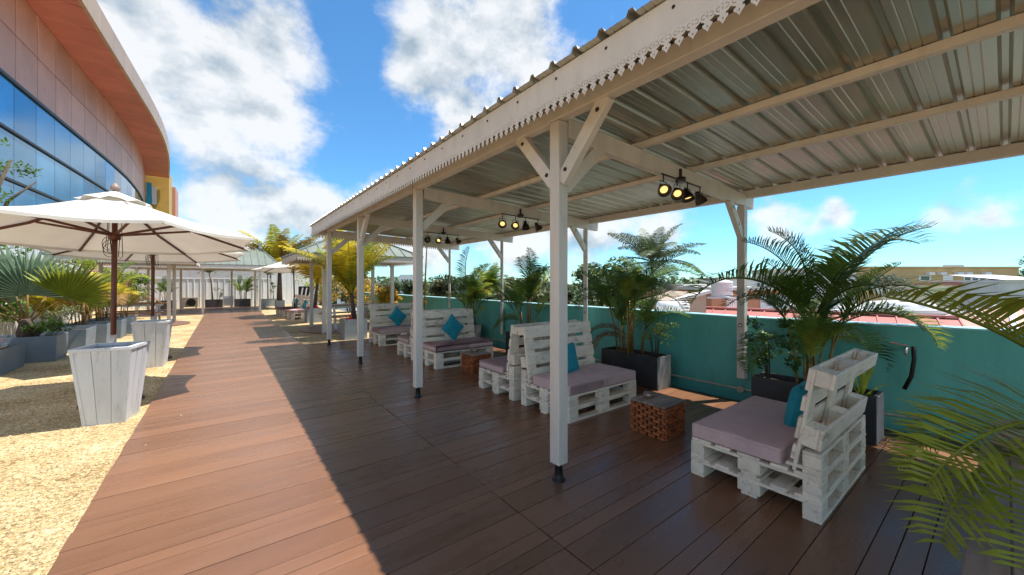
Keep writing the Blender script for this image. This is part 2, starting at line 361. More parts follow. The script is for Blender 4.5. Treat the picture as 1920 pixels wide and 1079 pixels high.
cuts = [Y0 + .05] + [PY[i] + .06 for i in (0, 1, 2, 3, 4)] + [Y1 - .05]
for j, (a, c) in enumerate(zip(cuts, cuts[1:])):
    o_ = .0 if j % 2 else -.012
    bx('front_beam', 1.985 + o_, 2.075 + o_, a, c - .002, 2.722, 2.822, paint_m, pg)
    bx('back_beam', 5.35, 5.42, a, c - .002, 2.585, 2.688, paint_m, pg)
    bx('purlin', 3.015, 3.075, a, c - .002, rz_top(3.04) + .002, rz_top(3.04) + .055, paint_m, pg)
    bx('purlin', 4.0, 4.06, a, c - .002, rz_top(4.03) + .002, rz_top(4.03) + .055, paint_m, pg)
    bx('fascia', 1.665, 1.687, a, c - .002, 2.652, 2.838, paint_m, pg, .003)
yy = a = Y0 + .15
while yy < Y1 - .1:
    put('screw', bolt_me, pg, (1.664, yy, 2.784), (0, R(-90), 0), .55); yy += .39
beam('end_beam', (1.69, Y1 - .06, 2.735), (5.5, Y1 - .06, 2.60), .03, .14, paint_m, pg)
# roof sheets: trapezoid ribs every .19 m, closed thin shell
def roof_sheet(y0, nr):
    prof = []
    for r in range(nr):
        o = y0 + r * .19
        prof += [(o, 0), (o + .05, 0), (o + .055, .004), (o + .06, 0), (o + .095, 0), (o + .10, .004), (o + .105, 0), (o + .135, 0), (o + .15, .03), (o + .175, .03)]
    prof.append((y0 + nr * .19 + .004, 0.0))
    b = MB(); n = len(prof); xs = [1.62, 5.62]
    for x in xs:
        for dz in (0, -.0022):
            b.v += [(x, y, roof_z(x) + z + dz) for y, z in prof]
    for i in range(n - 1):
        b.f += [(i, i + 1, 2 * n + i + 1, 2 * n + i), (n + i, 3 * n + i, 3 * n + i + 1, n + i + 1), (i, n + i, n + i + 1, i + 1), (2 * n + i, 2 * n + i + 1, 3 * n + i + 1, 3 * n + i)]
        b.sm += [False] * 4
    b.f += [(0, 2 * n, 3 * n, n), (n - 1, 2 * n - 1, 4 * n - 1, 3 * n - 1)]; b.sm += [False] * 2
    b.obj('roof_sheet', zinc_m, pg, (0, 0, 0))
y = Y1
while y > Y0 + .1:
    roof_sheet(y - .76, 4); y -= .76
# lace lambrequin: cut-out unit from a filled 2D curve
def lace_unit():
    cu = bpy.data.curves.new('lace', 'CURVE'); cu.dimensions = '2D'; cu.fill_mode = 'BOTH'; cu.extrude = .0012
    def loop(pts):
        sp = cu.splines.new('POLY'); sp.points.add(len(pts) - 1); sp.use_cyclic_u = True
        for q, (x, y) in zip(sp.points, pts): q.co = (x, y, 0, 1)
    W_ = .0635; h = W_ / 2
    out = [(-h, .012), (-h, -.020), (-.024, -.029), (-.013, -.034), (-.011, -.040), (-.021, -.044), (-.0215, -.052), (-.014, -.060), (-.008, -.066), (0, -.079)]
    loop(out + [(-x, y) for x, y in reversed(out[:-1])])
    for s in (-1, 1):
        arc = [(s * .016 + .0115 * math.cos(a), -.009 + .0115 * math.sin(a)) for a in [R(d) * s + (0 if s > 0 else math.pi) for d in range(-120, 121, 30)]]
        arc2 = [(s * .016 + .0075 * math.cos(a), -.009 + .0075 * math.sin(a)) for a in [R(d) * s + (0 if s > 0 else math.pi) for d in range(120, -121, -30)]]
        loop(arc + arc2)
    loop([(0, -.005), (.0035, -.012), (0, -.019), (-.0035, -.012)])
    loop([(0, -.049), (.004, -.056), (0, -.062), (-.004, -.056)])
    loop([(-.004, .006), (.004, .006), (0, .001)])
    o = bpy.data.objects.new('lace', cu); COL.objects.link(o)
    me = bpy.data.meshes.new_from_object(o.evaluated_get(bpy.context.evaluated_depsgraph_get()))
    v = [tuple(x.co) for x in me.vertices]; f = [tuple(q.vertices) for q in me.polygons]
    bpy.data.objects.remove(o); return v, f
LV, LF = lace_unit()
def lace(name, n, parent, loc, rot, m=None, sc=1):
    me = bpy.data.meshes.new(name); V, Fc = [], []
    for i in range(n):
        o = len(V); V += [(x + i * .0635 * 1.0, y, z) for x, y, z in LV]; Fc += [tuple(o + j for j in f) for f in LF]
    me.from_pydata(V, [], Fc); me.materials.append(m or paint_m)
    return put(name, me, parent, loc, rot, sc)
yy = Y0
while yy < Y1 - .2:
    n = min(32, int((Y1 - yy) / .0635)); lace('lace_strip', n, pg, (1.6625, yy + .03, 2.664), (R(90), 0, R(90))); yy += n * .0635
lace('lace_strip', 58, pg, (1.72, Y1 - .035, 2.655), (R(90), R(2.1), 0))
# ------------------------------------------------------------------ spotlight rails
lit_m = glow('lamp_glow', (1, .66, .22), .45)
dim_m = mat('lamp_reflector', (.35, .3, .2), .3, metal=.8)
hd = MB(); hd.lathe([(.012, .085), (.022, .08), (.026, .055), (.034, .03), (.055, -.01), (.062, -.045), (.066, -.05), (.062, -.052), (.055, -.046), (.032, .0)], 16); head_me = hd.mesh('lamp_head', bronze_m)
ln = MB(); ln.lathe([(.036, -.022), (.02, -.019), (.0, -.018)], 16); lens_me = ln.mesh('lamp_lens', lit_m)
def rail(y, label, lits):
    t = thing('spotlight_rail', label, 'spotlight', (3.72, y - .075, 2.545), 0, 'spotlight rails under the pergola roof')
    b = MB(); b.lathe([(.05, -.02), (.05, .03), (.045, .032)], 16, (0, .03, 0)); b.box(-.012, .012, .02, .04, .03, .12); b.obj('canopy', bronze_m, t)
    b = MB(); b.bar((-.40, 0, -.005), (.36, 0, -.02), .014, .012); b.obj('bar', black_m, t)
    for i, (x, dr) in enumerate(((-.37, (-.55, -.62, -.55)), (-.12, (-.62, -.5, -.6)), (.08, (-.1, -.3, -.95)), (.34, (.45, -.2, -.8)))):
        h = put('lamp_head', head_me, t, (x, 0, -.145), (-Vector(dr)).to_track_quat('Z', 'Y').to_euler())
        put('lamp_lens', lens_me, h, m=None if i in lits else dim_m)
        b = MB(); b.tube([(-.058, 0, .0), (-.058, 0, .075), (.058, 0, .075), (.058, 0, .0)], .004, 6); b.tube([(0, 0, .07), (0, 0, .14)], .006, 6)
        b.obj('bracket', black_m, t, (x, 0, -.15))
rail(PY[2], 'four lamp spotlight rail on the rafter above the orange brown cube table', (0, 1, 2))
rail(PY[3], 'four lamp spotlight rail on the second rafter over the back to back sofas', (0, 1))
rail(PY[4], 'four lamp spotlight rail on the rafter before the last pair of sofas', (1,))
# ------------------------------------------------------------------ pallet sofas
def rbox(sx, sy, sz, r, m, name, puff=0.):
    bm = bmesh.new(); bmesh.ops.create_cube(bm, size=1); bmesh.ops.scale(bm, vec=(sx, sy, sz), verts=bm.verts)
    bmesh.ops.bevel(bm, geom=bm.edges[:], offset=r, segments=3, affect='EDGES', profile=.6)
    top = [f for f in bm.faces if f.normal.z > .99]
    if puff:
        bmesh.ops.subdivide_edges(bm, edges=list({e for f in top for e in f.edges if len(f.verts) == 4}), cuts=6, use_grid_fill=True)
        for v in bm.verts:
            if v.co.z > sz / 2 - .001:
                v.co.z += puff * max(0, 1 - (2 * v.co.x / sx) ** 2) * max(0, 1 - (2 * v.co.y / sy) ** 2) + .004 * math.sin(v.co.x * 9) * math.cos(v.co.y * 11)
    me = bpy.data.meshes.new(name); bm.to_mesh(me); bm.free(); me.materials.append(m); me.polygons.foreach_set('use_smooth', [True] * len(me.polygons)); return me
def piping(sx, sy):
    b = MB(); r = .025; pts = []
    for cx, cy, a0 in ((1, 1, 0), (-1, 1, 90), (-1, -1, 180), (1, -1, 270)):
        for k in range(4): a = R(a0 + 30 * k); pts.append((cx * (sx / 2 - r) + r * math.cos(a), cy * (sy / 2 - r) + r * math.sin(a)))
    pts.append(pts[0])
    for z in (.040, -.042): b.tube([(x * 1.0, y * 1.0, z) for x, y in pts], .0045, 5, False)
    return b.mesh('piping', mauve_m)
pip_full, pip_half = piping(1.2, .6), piping(.597, .6)
cush_full = rbox(1.2, .60, .108, .022, mauve_m, 'cushion', .010); cush_half = rbox(.597, .60, .108, .022, mauve_m, 'cushion', .008)
def pillow_mesh():
    b = MB(); n = 14; sz = .2
    for side in (1, -1):
        o = len(b.v)
        for i in range(n + 1):
            for j in range(n + 1):
                u, v = 2 * i / n - 1, 2 * j / n - 1
                pin = 1 - .10 * (1 - abs(u)) * abs(v) ** 3 - 0.0
                x = u * sz * (1 - .09 * (1 - v * v)); y_ = v * sz * (1 - .09 * (1 - u * u))
                h = .07 * ((1 - u ** 4) * (1 - v ** 4)) ** .55 * (1 + .06 * math.sin(5 * u + 3 * v))
                b.v.append((x, y_, side * h))
        for i in range(n):
            for j in range(n):
                q = (o + i * (n + 1) + j, o + (i + 1) * (n + 1) + j, o + (i + 1) * (n + 1) + j + 1, o + i * (n + 1) + j + 1)
                b.f.append(q if side > 0 else q[::-1]); b.sm.append(True)
    return b.mesh('pillow', teal_m)
pillow_me = pillow_mesh()
DPT, SX3 = .41, (-.5275, 0, .5275)
rj = random.Random(3)
def jit(o, a=.004, r=.006):
    o.location.x += rj.uniform(-a, a); o.location.y += rj.uniform(-a, a) * .6; o.rotation_euler.z += rj.uniform(-r, r); return o
TILT = R(9.3)
def make_sofa():
    t = thing('pallet_sofa', '', 'sofa')
    for l in (0, .144):
        for yb in (-.36, 0, .36): bx('board', -.6, .6, yb - .05, yb + .05, l, l + .0215, pallet_m, t)
        for xb in SX3:
            for yb, d in ((-.36, .1), (0, .145), (.36, .1)): jit(put('block', cbox(.145, d, .078, pallet_m, .005), t, (xb, yb, l + .061)), .003)
            bx('board', xb - .0725, xb + .0725, -DPT, DPT, l + .1005, l + .122, pallet_m, t)
        for yb, d in ((-.3375, .145), (-.18, .1), (0, .145), (.18, .1), (.3375, .145)): jit(bx('slat', -.6, .6, yb - d / 2, yb + d / 2, l + .1225, l + .1438, pallet_m, t))
    # strip of a third pallet under the backrest
    z = .289
    bx('board', -.6, .6, -DPT, -DPT + .1, z, z + .021, pallet_m, t)
    for xb in SX3:
        bx('board', xb - .0725, xb + .0725, -DPT, -DPT + .19, z + .0212, z + .042, pallet_m, t)
        jit(put('block', cbox(.145, .1, .078, pallet_m, .005), t, (xb, -DPT + .052, z + .082)), .003)
    bx('board', -.6, .6, -DPT + .001, -DPT + .1, z + .1215, z + .142, pallet_m, t)
    # leaning back: u up the face, v backwards
    Mx = Matrix.Translation((0, -.232, .292)) @ Matrix.Rotation(TILT, 4, 'X')
    def lean(name, sx, u0, u1, v0, v1, x=0):
        o = put(name, cbox(sx, v1 - v0, u1 - u0, pallet_m, .004), t, Mx @ Vector((x, -(v0 + v1) / 2, (u0 + u1) / 2)), (TILT, 0, 0)); return jit(o, .004, .004)
    for u0, u1 in ((.535, .68), (.395, .495), (.21, .355), (.07, .17)): lean('slat', 1.2, u0, u1, 0, .021)
    for xb in SX3:
        lean('batten', .145, .0, .68, .0215, .043, xb)
        lean('block', .145, .58, .68, .0435, .121, xb); lean('block', .145, .185, .315, .0435, .121, xb)
    lean('board', 1.2, .58, .68, .1215, .143); lean('board', 1.2, .185, .315, .1215, .143)
    return t
proto = make_sofa()
def sofa(i, loc, rz, label, two=False, first=[True]):
    o = proto if first[0] else copy_tree(proto); first[0] = False
    o.location = loc; o.rotation_euler.z = rz; props(o, label, 'sofa', 'white pallet sofas')
    if two:
        for s in (-.3, .3): put('piping', pip_half, put('cushion', cush_half, o, (s, .108, .343)))
    else: put('piping', pip_full, put('cushion', cush_full, o, (0, .108, .343)))
    return o
PI = math.pi
sofa(0, (3.53, 1.10, 0), 0, 'white pallet sofa whose slatted back faces the plank bench end of the deck')
sofa(1, (3.515, 3.225, 0), PI, 'white pallet sofa with two mauve cushions facing the ashtray cube table', True)
sofa(2, (3.515, 4.19, 0), 0, 'white pallet sofa back to back behind the two cushion sofa')
sofa(3, (3.515, 6.38, 0), PI, 'white pallet sofa with diamond pillow, standing before the second cube table')
sofa(4, (3.49, 7.33, 0), 0, 'white pallet sofa backing onto the diamond pillow sofa')
sofa(5, (3.52, 9.36, 0), PI, 'white pallet sofa at the deck end next to the grey planter')
sofa(6, (2.55, 18.4, -.03), PI / 2 + .15, 'white pallet sofa on gravel under the white umbrella')
sofa(7, (2.45, 20.3, -.03), PI / 2 + .15, 'white pallet sofa on gravel nearest the white corrugated wall')
def pillow(loc, rot, label):
    o = put('pillow', pillow_me, None, loc, rot); props(o, label, 'pillow', 'teal pillows')
pillow((3.62, .985, .535), (R(-78), 0, R(3)), 'teal pillow tucked against the slatted back of the sofa by the tap wall')
pillow((3.42, 3.325, .55), (R(76), R(4), R(14)), 'teal pillow upright on the two cushion sofa')
pillow((3.53, 6.50, .63), (R(76), R(45), 0), 'teal pillow balanced on its corner on the sofa by the second cube table')
pillow((3.55, 9.48, .63), (R(76), R(45), R(4)), 'teal pillow balanced on its corner on the sofa by the grey planter')
pillow((2.84, 18.5, .56), (R(75), R(10), R(-80)), 'teal pillow on the gravel sofa under the umbrella')
pillow((2.74, 20.3, .56), (R(75), R(10), R(-80)), 'teal pillow on the gravel sofa near the corrugated wall')
# ------------------------------------------------------------------ cube tables of stacked sticks
def cube_table(loc, label):
    t = thing('cube_table', label, 'table', loc, 0, 'stick cube tables')
    sx, sy, h, nr = .36, .38, .30, 10
    bx('core', -sx / 2 + .012, sx / 2 - .012, -sy / 2 + .012, sy / 2 - .012, .002, h - .002, dark_m, t, 0)
    rh = h / nr
    for r in range(nr):
        z = (r + .5) * rh
        for ax, ln_ in ((0, sx), (1, sy)):
            nb = 4; step = ln_ / nb; off = (r % 2) * step * .5
            for s in (-1, 1):
                c = -ln_ / 2 - off + step * .5
                while c - step * .5 < ln_ / 2 - .01:
                    a0, a1 = max(c - step * .41, -ln_ / 2 - rj.uniform(-.003, .004)), min(c + step * .41, ln_ / 2 + rj.uniform(-.003, .004))
                    if a1 - a0 > .015:
                        L_ = round((a1 - a0) / .012) * .012; m_ = (a0 + a1) / 2; pr = rj.uniform(.0, .007)
                        if ax == 0: put('stick', cbox(L_, .022, rh * .86, slat_m, .002), t, (m_, s * (sy / 2 - .008 + pr), z))
                        else: put('stick', cbox(.022, L_, rh * .86, slat_m, .002), t, (s * (sx / 2 - .008 + pr), m_, z))
                    c += step
    for i in range(6):
        y = -sy / 2 + (i + .5) * sy / 6
        put('top_slat', cbox(sx + .006, sy / 6 - .006, .02, greywood_m, .002), t, (0, y, h + .011))
    return t
cube_table((3.49, 2.14, 0), 'orange brown stick cube table in front of the two cushion sofa')
cube_table((3.40, 5.45, 0), 'dark stick cube table between the diamond pillow sofa and the back to back pair')
def ashtray(loc, label):
    t = thing('ashtray', label, 'ashtray', loc, 0, 'ashtrays on cube tables')
    b = MB(); b.lathe([(.048, 0), (.052, .004), (.052, .042), (.049, .044), (.046, .042), (.045, .03), (.0, .029)], 20); b.obj('bowl', mat('ash_bowl', (.32, .24, .17), .35, metal=.6), t)
    b = MB()
    for i in range(9):
        a = rj.random() * 6.28; r = rj.uniform(.005, .035)
        b.tube([(math.cos(a) * r, math.sin(a) * r, .03), (math.cos(a) * r * 1.25, math.sin(a) * r * 1.25, .052)], .004, 6)
    b.obj('cigarette_ends', mat('ash', (.3, .27, .24), .9), t)
ashtray((3.49, 2.24, .322), 'small round ashtray on the orange brown cube table')
ashtray((3.43, 5.52, .322), 'small round ashtray on the dark cube table')
# ------------------------------------------------------------------ foliage builders
def frond_mesh(name, L_=1.0, droop=1.0, pairs=34, leaf=.34, m=None, vee=.45, seed=0, wid=.020, e0=70, fwd=48):
    """pinnate frond leaving the origin in +X; e0 start elevation in degrees, droop bends it over"""
    rn = random.Random(seed); b = MB(); n = 16; pts = []; p = Vector((0, 0, 0)); e = R(e0)
    for i in range(n + 1):
        pts.append(p.copy()); s = L_ / n; p = p + Vector((math.cos(e), 0, math.sin(e))) * s; e -= R(105) * droop / n * (0.4 + 1.2 * i / n)
    b.tube(pts, [.011 * L_ * (1 - .85 * i / n) + .0015 for i in range(n + 1)], 5)
    for i in range(pairs):
        tt = .16 + .84 * i / (pairs - 1); f = tt * n; k_ = min(int(f), n - 1); q = pts[k_].lerp(pts[k_ + 1], f - k_)
        d = (pts[k_ + 1] - pts[k_]).normalized(); up = Vector((-d.z, 0, d.x))
        ll = leaf * L_ * (math.sin(math.pi * (tt * .82 + .14)) ** .7) * rn.uniform(.88, 1.08)
        for s in (-1, 1):
            fw = R(fwd + 22 * tt + rn.uniform(-7, 7)); sd = Vector((0, s, 0))
            a = (d * math.cos(fw) + sd * math.sin(fw)); a = (a + up * (vee + rn.uniform(-.12, .12))).normalized()
            wv = a.cross(up).normalized() * wid * L_ * .5 * (1.0 - .35 * tt)
            m1 = q + a * ll * .5; dn_ = Vector((0, 0, -1)) * ll * rn.uniform(.10, .30); m2 = q + a * ll + dn_
            b.poly([q - wv * .5, q + wv * .5, m1 + wv, m1 - wv]); b.poly([m1 - wv, m1 + wv, m2])
    return b.mesh(name, m)
FR = [frond_mesh('frond', 1, d, 46, lf, palm_g, v, i, .0185, e) for i, (d, lf, v, e) in enumerate(((.55, .34, .5, 74), (.85, .36, .4, 68), (1.1, .34, .45, 62), (.7, .38, .55, 78), (1.35, .36, .25, 66), (.35, .32, .5, 80)))]
def palm(name, label, loc, H=1.6, nst=6, nfr=16, L_=1.0, mats=None, spread=.18, group=None, seed=1, stem=True, elev=(0, 0), cat='palm', rad=.013, extra=(), fh=(.25, .75), parent=None):
    rn = random.Random(seed); t = thing(name, label, cat, loc, rn.random() * 6, group); mats = mats or [palm_g, palm_g, palm_d, palm_l]
    t.rotation_euler.z = 0
    ends = []
    for i in range(nst):
        a = rn.random() * 6.28; r = spread * math.sqrt(rn.random()); x, y = math.cos(a) * r, math.sin(a) * r
        h = H * rn.uniform(*fh); ln = rn.uniform(.05, .22) * h; e = (x + math.cos(a) * ln, y + math.sin(a) * ln, h)
        b = MB(); b.tube([(x, y, 0), (x + math.cos(a) * ln * .35, y + math.sin(a) * ln * .35, h * .55), e], [rad * 1.1, rad, rad * .7], 6); b.obj('cane', stem_m, t); ends.append((e, a))
    for i in range(nfr):
        e, a = ends[i % nst]; az = a + rn.uniform(-1.3, 1.3) if i >= nst else a + rn.uniform(-.6, .6)
        s = L_ * rn.uniform(.65, 1.1); put('frond', FR[rn.randrange(6)], t, e, (rn.uniform(-.3, .3), rn.uniform(-.2, .35) + R(elev[0]), az), s, mats[rn.randrange(len(mats))])
    for (az, pitch, s, v, h, m) in extra: put('frond', FR[v], t, (math.cos(R(az)) * .06, math.sin(R(az)) * .06, h), (rn.uniform(-.2, .2), R(pitch), R(az)), s, m)
    return t
def leaf_cloud(b, c, rx, ry, rz, n, sz, rn, shell=.35, asp=2.0):
    for i in range(n):
        u, v, w_ = rn.gauss(0, 1), rn.gauss(0, 1), rn.gauss(0, 1); l = math.sqrt(u * u + v * v + w_ * w_) + 1e-6
        r = (shell + (1 - shell) * rn.random() ** .5); p = Vector((c[0] + rx * r * u / l, c[1] + ry * r * v / l, c[2] + rz * r * w_ / l))
        d = Vector((rn.uniform(-1, 1), rn.uniform(-1, 1), rn.uniform(-.8, .4))).normalized(); s = sz * rn.uniform(.6, 1.3)
        sd = d.cross(Vector((rn.uniform(-.5, .5), rn.uniform(-.5, .5), 1))).normalized() * s / asp * .5
        b.poly([p - d * s * .5, p + sd, p + d * s * .5, p - sd])
def shrub(name, label, loc, h=.7, w_=.3, n=500, sz=.05, m=None, group=None, seed=1, cat='shrub', clumps=9, asp=2.0, stems=5, fol='foliage'):
    rn = random.Random(seed); t = thing(name, label, cat, loc, 0, group); st, lf = MB(), MB()
    for i in range(stems):
        a = rn.random() * 6.28; r = w_ * rn.uniform(.3, .9); e = (math.cos(a) * r, math.sin(a) * r, h * rn.uniform(.6, .95))
        st.tube([(math.cos(a) * .03, math.sin(a) * .03, 0), (e[0] * .4, e[1] * .4, e[2] * .55), e], [.009, .006, .003], 5)
    st.obj('stems', bark_m, t)
    for i in range(clumps):
        a = rn.random() * 6.28; r = w_ * rn.random() ** .6; z = h * rn.uniform(.35, 1.0); q = w_ * rn.uniform(.28, .5)
        leaf_cloud(lf, (math.cos(a) * r, math.sin(a) * r, z), q, q, q * .8, n // clumps, sz, rn, .2, asp)
    o = lf.obj(fol, m or leaf_g, t); return t
def rosette(name, label, loc, m, r=.14, n=22, h=.16, seed=1, group=None, parts=1):
    rn = random.Random(seed); b = MB()
    for k_ in range(parts):
        cx, cy = (rn.uniform(-.18, .18), rn.uniform(-.12, .12)) if parts > 1 else (0, 0)
        for i in range(n):
            a = rn.random() * 6.28; e = R(rn.uniform(25, 80)); l = r * rn.uniform(.7, 1.2); d = Vector((math.cos(a) * math.cos(e), math.sin(a) * math.cos(e), math.sin(e)))
            sd = d.cross(Vector((0, 0, 1))).normalized() * .012; p = Vector((cx, cy, 0)); q = p + d * l * .55; tip = p + d * l + Vector((0, 0, -.15 * l))
            b.poly([p - sd * .7, p + sd * .7, q + sd, q - sd]); b.poly([q - sd, q + sd, tip])
    return props(b.obj(name, m, None, loc), label, 'plant', group)
def trough(name, label, x0, x1, y0, y1, h, m, group, rz=0., taper=0., z=0.):
    cx, cy = (x0 + x1) / 2, (y0 + y1) / 2; t = thing(name, label, 'planter', (cx, cy, z), rz, group); a, c = (x1 - x0) / 2, (y1 - y0) / 2; w_ = .025
    A, C_ = a * (1 - taper), c * (1 - taper); b = MB()
    ob, ot = [(-A, -C_), (A, -C_), (A, C_), (-A, C_)], [(-a, -c), (a, -c), (a, c), (-a, c)]
    it = [(-a + w_, -c + w_), (a - w_, -c + w_), (a - w_, c - w_), (-a + w_, c - w_)]
    for i in range(4):
        j = (i + 1) % 4
        b.poly([(*ob[i], 0), (*ob[j], 0), (*ot[j], h), (*ot[i], h)]); b.poly([(*ot[i], h), (*ot[j], h), (*it[j], h), (*it[i], h)])
        b.poly([(*it[j], h - .07), (*it[i], h - .07), (*it[i], h), (*it[j], h)])
    b.poly([(*q, 0) for q in reversed(ob)])
    b.obj('shell', m, t); b = MB(); b.box(-a + w_ + .001, a - w_ - .001, -c + w_ + .001, c - w_ - .001, h - .09, h - .05); b.obj('soil', soil_m, t)
    if m is slate_m and y0 < 20: bx('sunlit_end', -a + .004, a - .004, -c - .009, -c - .001, .004, h - .002, grey_l, t, .002)  # added thin sheet: the sunlit end face painted lighter than the shaded sides
    return t
# ------------------------------------------------------------------ planters along the teal wall
G1 = 'dark troughs along the teal wall'
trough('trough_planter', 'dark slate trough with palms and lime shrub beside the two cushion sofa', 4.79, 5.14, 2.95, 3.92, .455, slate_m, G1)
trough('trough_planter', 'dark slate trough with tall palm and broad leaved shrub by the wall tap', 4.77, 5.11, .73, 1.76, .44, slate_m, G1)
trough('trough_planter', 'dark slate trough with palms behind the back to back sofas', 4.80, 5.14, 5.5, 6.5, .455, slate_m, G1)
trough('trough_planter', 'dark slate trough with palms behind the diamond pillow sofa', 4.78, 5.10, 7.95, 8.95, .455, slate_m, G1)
GP = 'areca palms along the teal wall'
palm('areca_palm', 'bushy green areca palm with brown dry fronds beside the two cushion sofa', (4.96, 3.5, .40), 1.15, 11, 30, .78, [palm_g, palm_g, palm_d, palm_l], .2, GP, 4,
     extra=[(-42, 20, 1.15, 1, .9, palm_g), (-38, 34, .95, 2, .8, palm_b), (-52, 10, 1.0, 0, .85, palm_g), (135, 30, .7, 2, .3, palm_b), (150, 36, .65, 4, .25, palm_b), (120, 34, .6, 2, .2, palm_b), (140, 25, .85, 1, .75, palm_d), (-100, 20, .8, 1, .8, palm_g)])
palm('areca_palm', 'tall arching areca palm behind the sofa by the tap wall', (4.95, 1.22, .38), 1.05, 10, 22, .72, [palm_g, palm_g, palm_d, palm_l], .18, GP, 9,
     extra=[(143, 16, 1.45, 2, .78, palm_g), (150, 26, 1.05, 1, .7, palm_g), (-30, 6, 1.6, 1, .80, palm_g), (-44, 14, 1.5, 0, .78, palm_g), (-40, 32, 1.35, 1, .8, palm_g), (-60, 34, 1.05, 2, .7, palm_l), (100, -14, .95, 3, .9, palm_g),
            (170, 20, .9, 1, .8, palm_g), (125, 2, 1.0, 3, .85, palm_g), (-120, 20, .9, 1, .8, palm_g), (140, 44, .9, 4, .5, palm_g), (-30, 46, .95, 2, .5, palm_g), (-150, 12, .85, 0, .8, palm_g)])
palm('areca_palm', 'areca palm with one yellow frond behind the back to back sofas', (4.97, 6.0, .40), 1.2, 8, 20, .82, [palm_d, palm_g, palm_g, palm_l], .2, GP, 14, extra=[(-60, 10, 1.0, 0, .7, palm_y), (130, 40, .7, 2, .35, palm_l), (160, 42, .8, 2, .3, palm_g), (90, -20, 1.1, 5, .75, palm_g)])
palm('areca_palm', 'yellowing areca palm behind the diamond pillow sofa', (4.95, 8.4, .40), 1.1, 8, 18, .85, [palm_g, palm_l, palm_g], .2, GP, 21, extra=[(-50, -25, 1.35, 5, .7, palm_g), (-70, 20, .8, 1, .6, palm_y), (-30, -5, 1.1, 3, .7, palm_l), (120, 12, 1.2, 1, .7, palm_g)])
shrub('leafy_shrub', 'fine leaved lime shrub at the end of the trough by the two cushion sofa', (4.99, 3.10, .40), .72, .26, 520, .05, leaf_l, None, 3, clumps=14)
shrub('leafy_shrub', 'broad leaved green shrub at the trough end beside a pergola back post', (4.90, 1.62, .38), .68, .24, 380, .085, leaf_g, None, 7, clumps=12)
shrub('leafy_shrub', 'pale green shrub hanging beside the diamond pillow sofa back', (4.95, 8.02, .40), .75, .24, 420, .07, leaf_l, None, 8)
shrub('leafy_shrub', 'golden leaved slender shrub by the teal wall behind the deck end sofa', (4.85, 11.2, -.03), 1.9, .26, 700, .07, leaf_y, None, 12, clumps=14)
rosette('broad_leaf_plant', 'lime strap leaved plant in the trough close to the wall tap', (4.95, .86, .38), palm_l, .42, 14, seed=5)
palm('tall_palm', 'slim tall palm with drooping crown at the pergola deck end', (4.75, 10.55, -.03), 2.6, 1, 10, 1.15, [palm_l, palm_g, palm_l], .02, None, 31, rad=.03, fh=(.96, 1), elev=(8, 0))
# tap on the wall
t = thing('wall_tap', 'brass tap with red lever and black hose on the teal wall', 'tap', (5.62, .62, .82))
b = MB(); b.tube([(.07, 0, 0), (-.06, 0, 0), (-.09, 0, -.02), (-.095, 0, -.06)], [.014, .016, .014, .011], 8); b.obj('spout', steel_m, t)
b = MB(); b.bar((-.045, 0, .035), (-.045, .12, .05), .018, .008); b.obj('lever', mat('red_lever', (.5, .12, .1), .4), t)
b = MB(); b.tube([(-.03, -.045, .03), (-.03, -.05, -.1), (-.025, -.03, -.28), (-.03, .02, -.42)], .018, 8); b.obj('hose', black_m, t)
# weathered plank bench and palm close by on the right
t = thing('plank_bench', 'weathered plank bench at the open end of the deck with mauve cushions', 'bench', (3.1, -.09, 0))
for i, y in enumerate((.105, -.01, -.125)): put('plank', cbox(2.1, .11, .03, bench_m), t, (0, y + .03, .42))
for x in (-.95, .95):
    for y in (.10, -.09): bx('leg', x - .04, x + .04, y - .03, y + .05, 0, .404, bench_m, t)
rc = MB(); rc.lathe([(.0, 0), (.13, .0), (.17, .025), (.175, .05), (.14, .08), (.0, .085)], 20); rc_me = rc.mesh('round_cushion', mauve_m)
for i, (x, z, g_) in enumerate(((4.0, .437, 'lower'), (4.02, .522, 'upper'))):
    props(put('round_cushion', rc_me, None, (x, -.11, z)), 'round mauve cushion, %s of two stacked on the plank bench' % g_, 'cushion')
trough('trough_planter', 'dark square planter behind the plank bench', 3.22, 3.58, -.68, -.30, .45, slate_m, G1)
palm('areca_palm', 'low spreading areca palm leaning over the plank bench', (3.40, -.49, .40), .6, 3, 2, .45, [palm_g], .1, None, 40,
     extra=[(141, 38, 1.50, 5, .32, palm_l), (138, 26, 1.25, 2, .28, palm_l), (148, 34, 1.3, 2, .22, palm_l), (160, 42, 1.2, 1, .15, palm_l), (174, 48, 1.15, 2, .12, palm_l), (120, 50, 1.0, 1, .3, palm_l)])
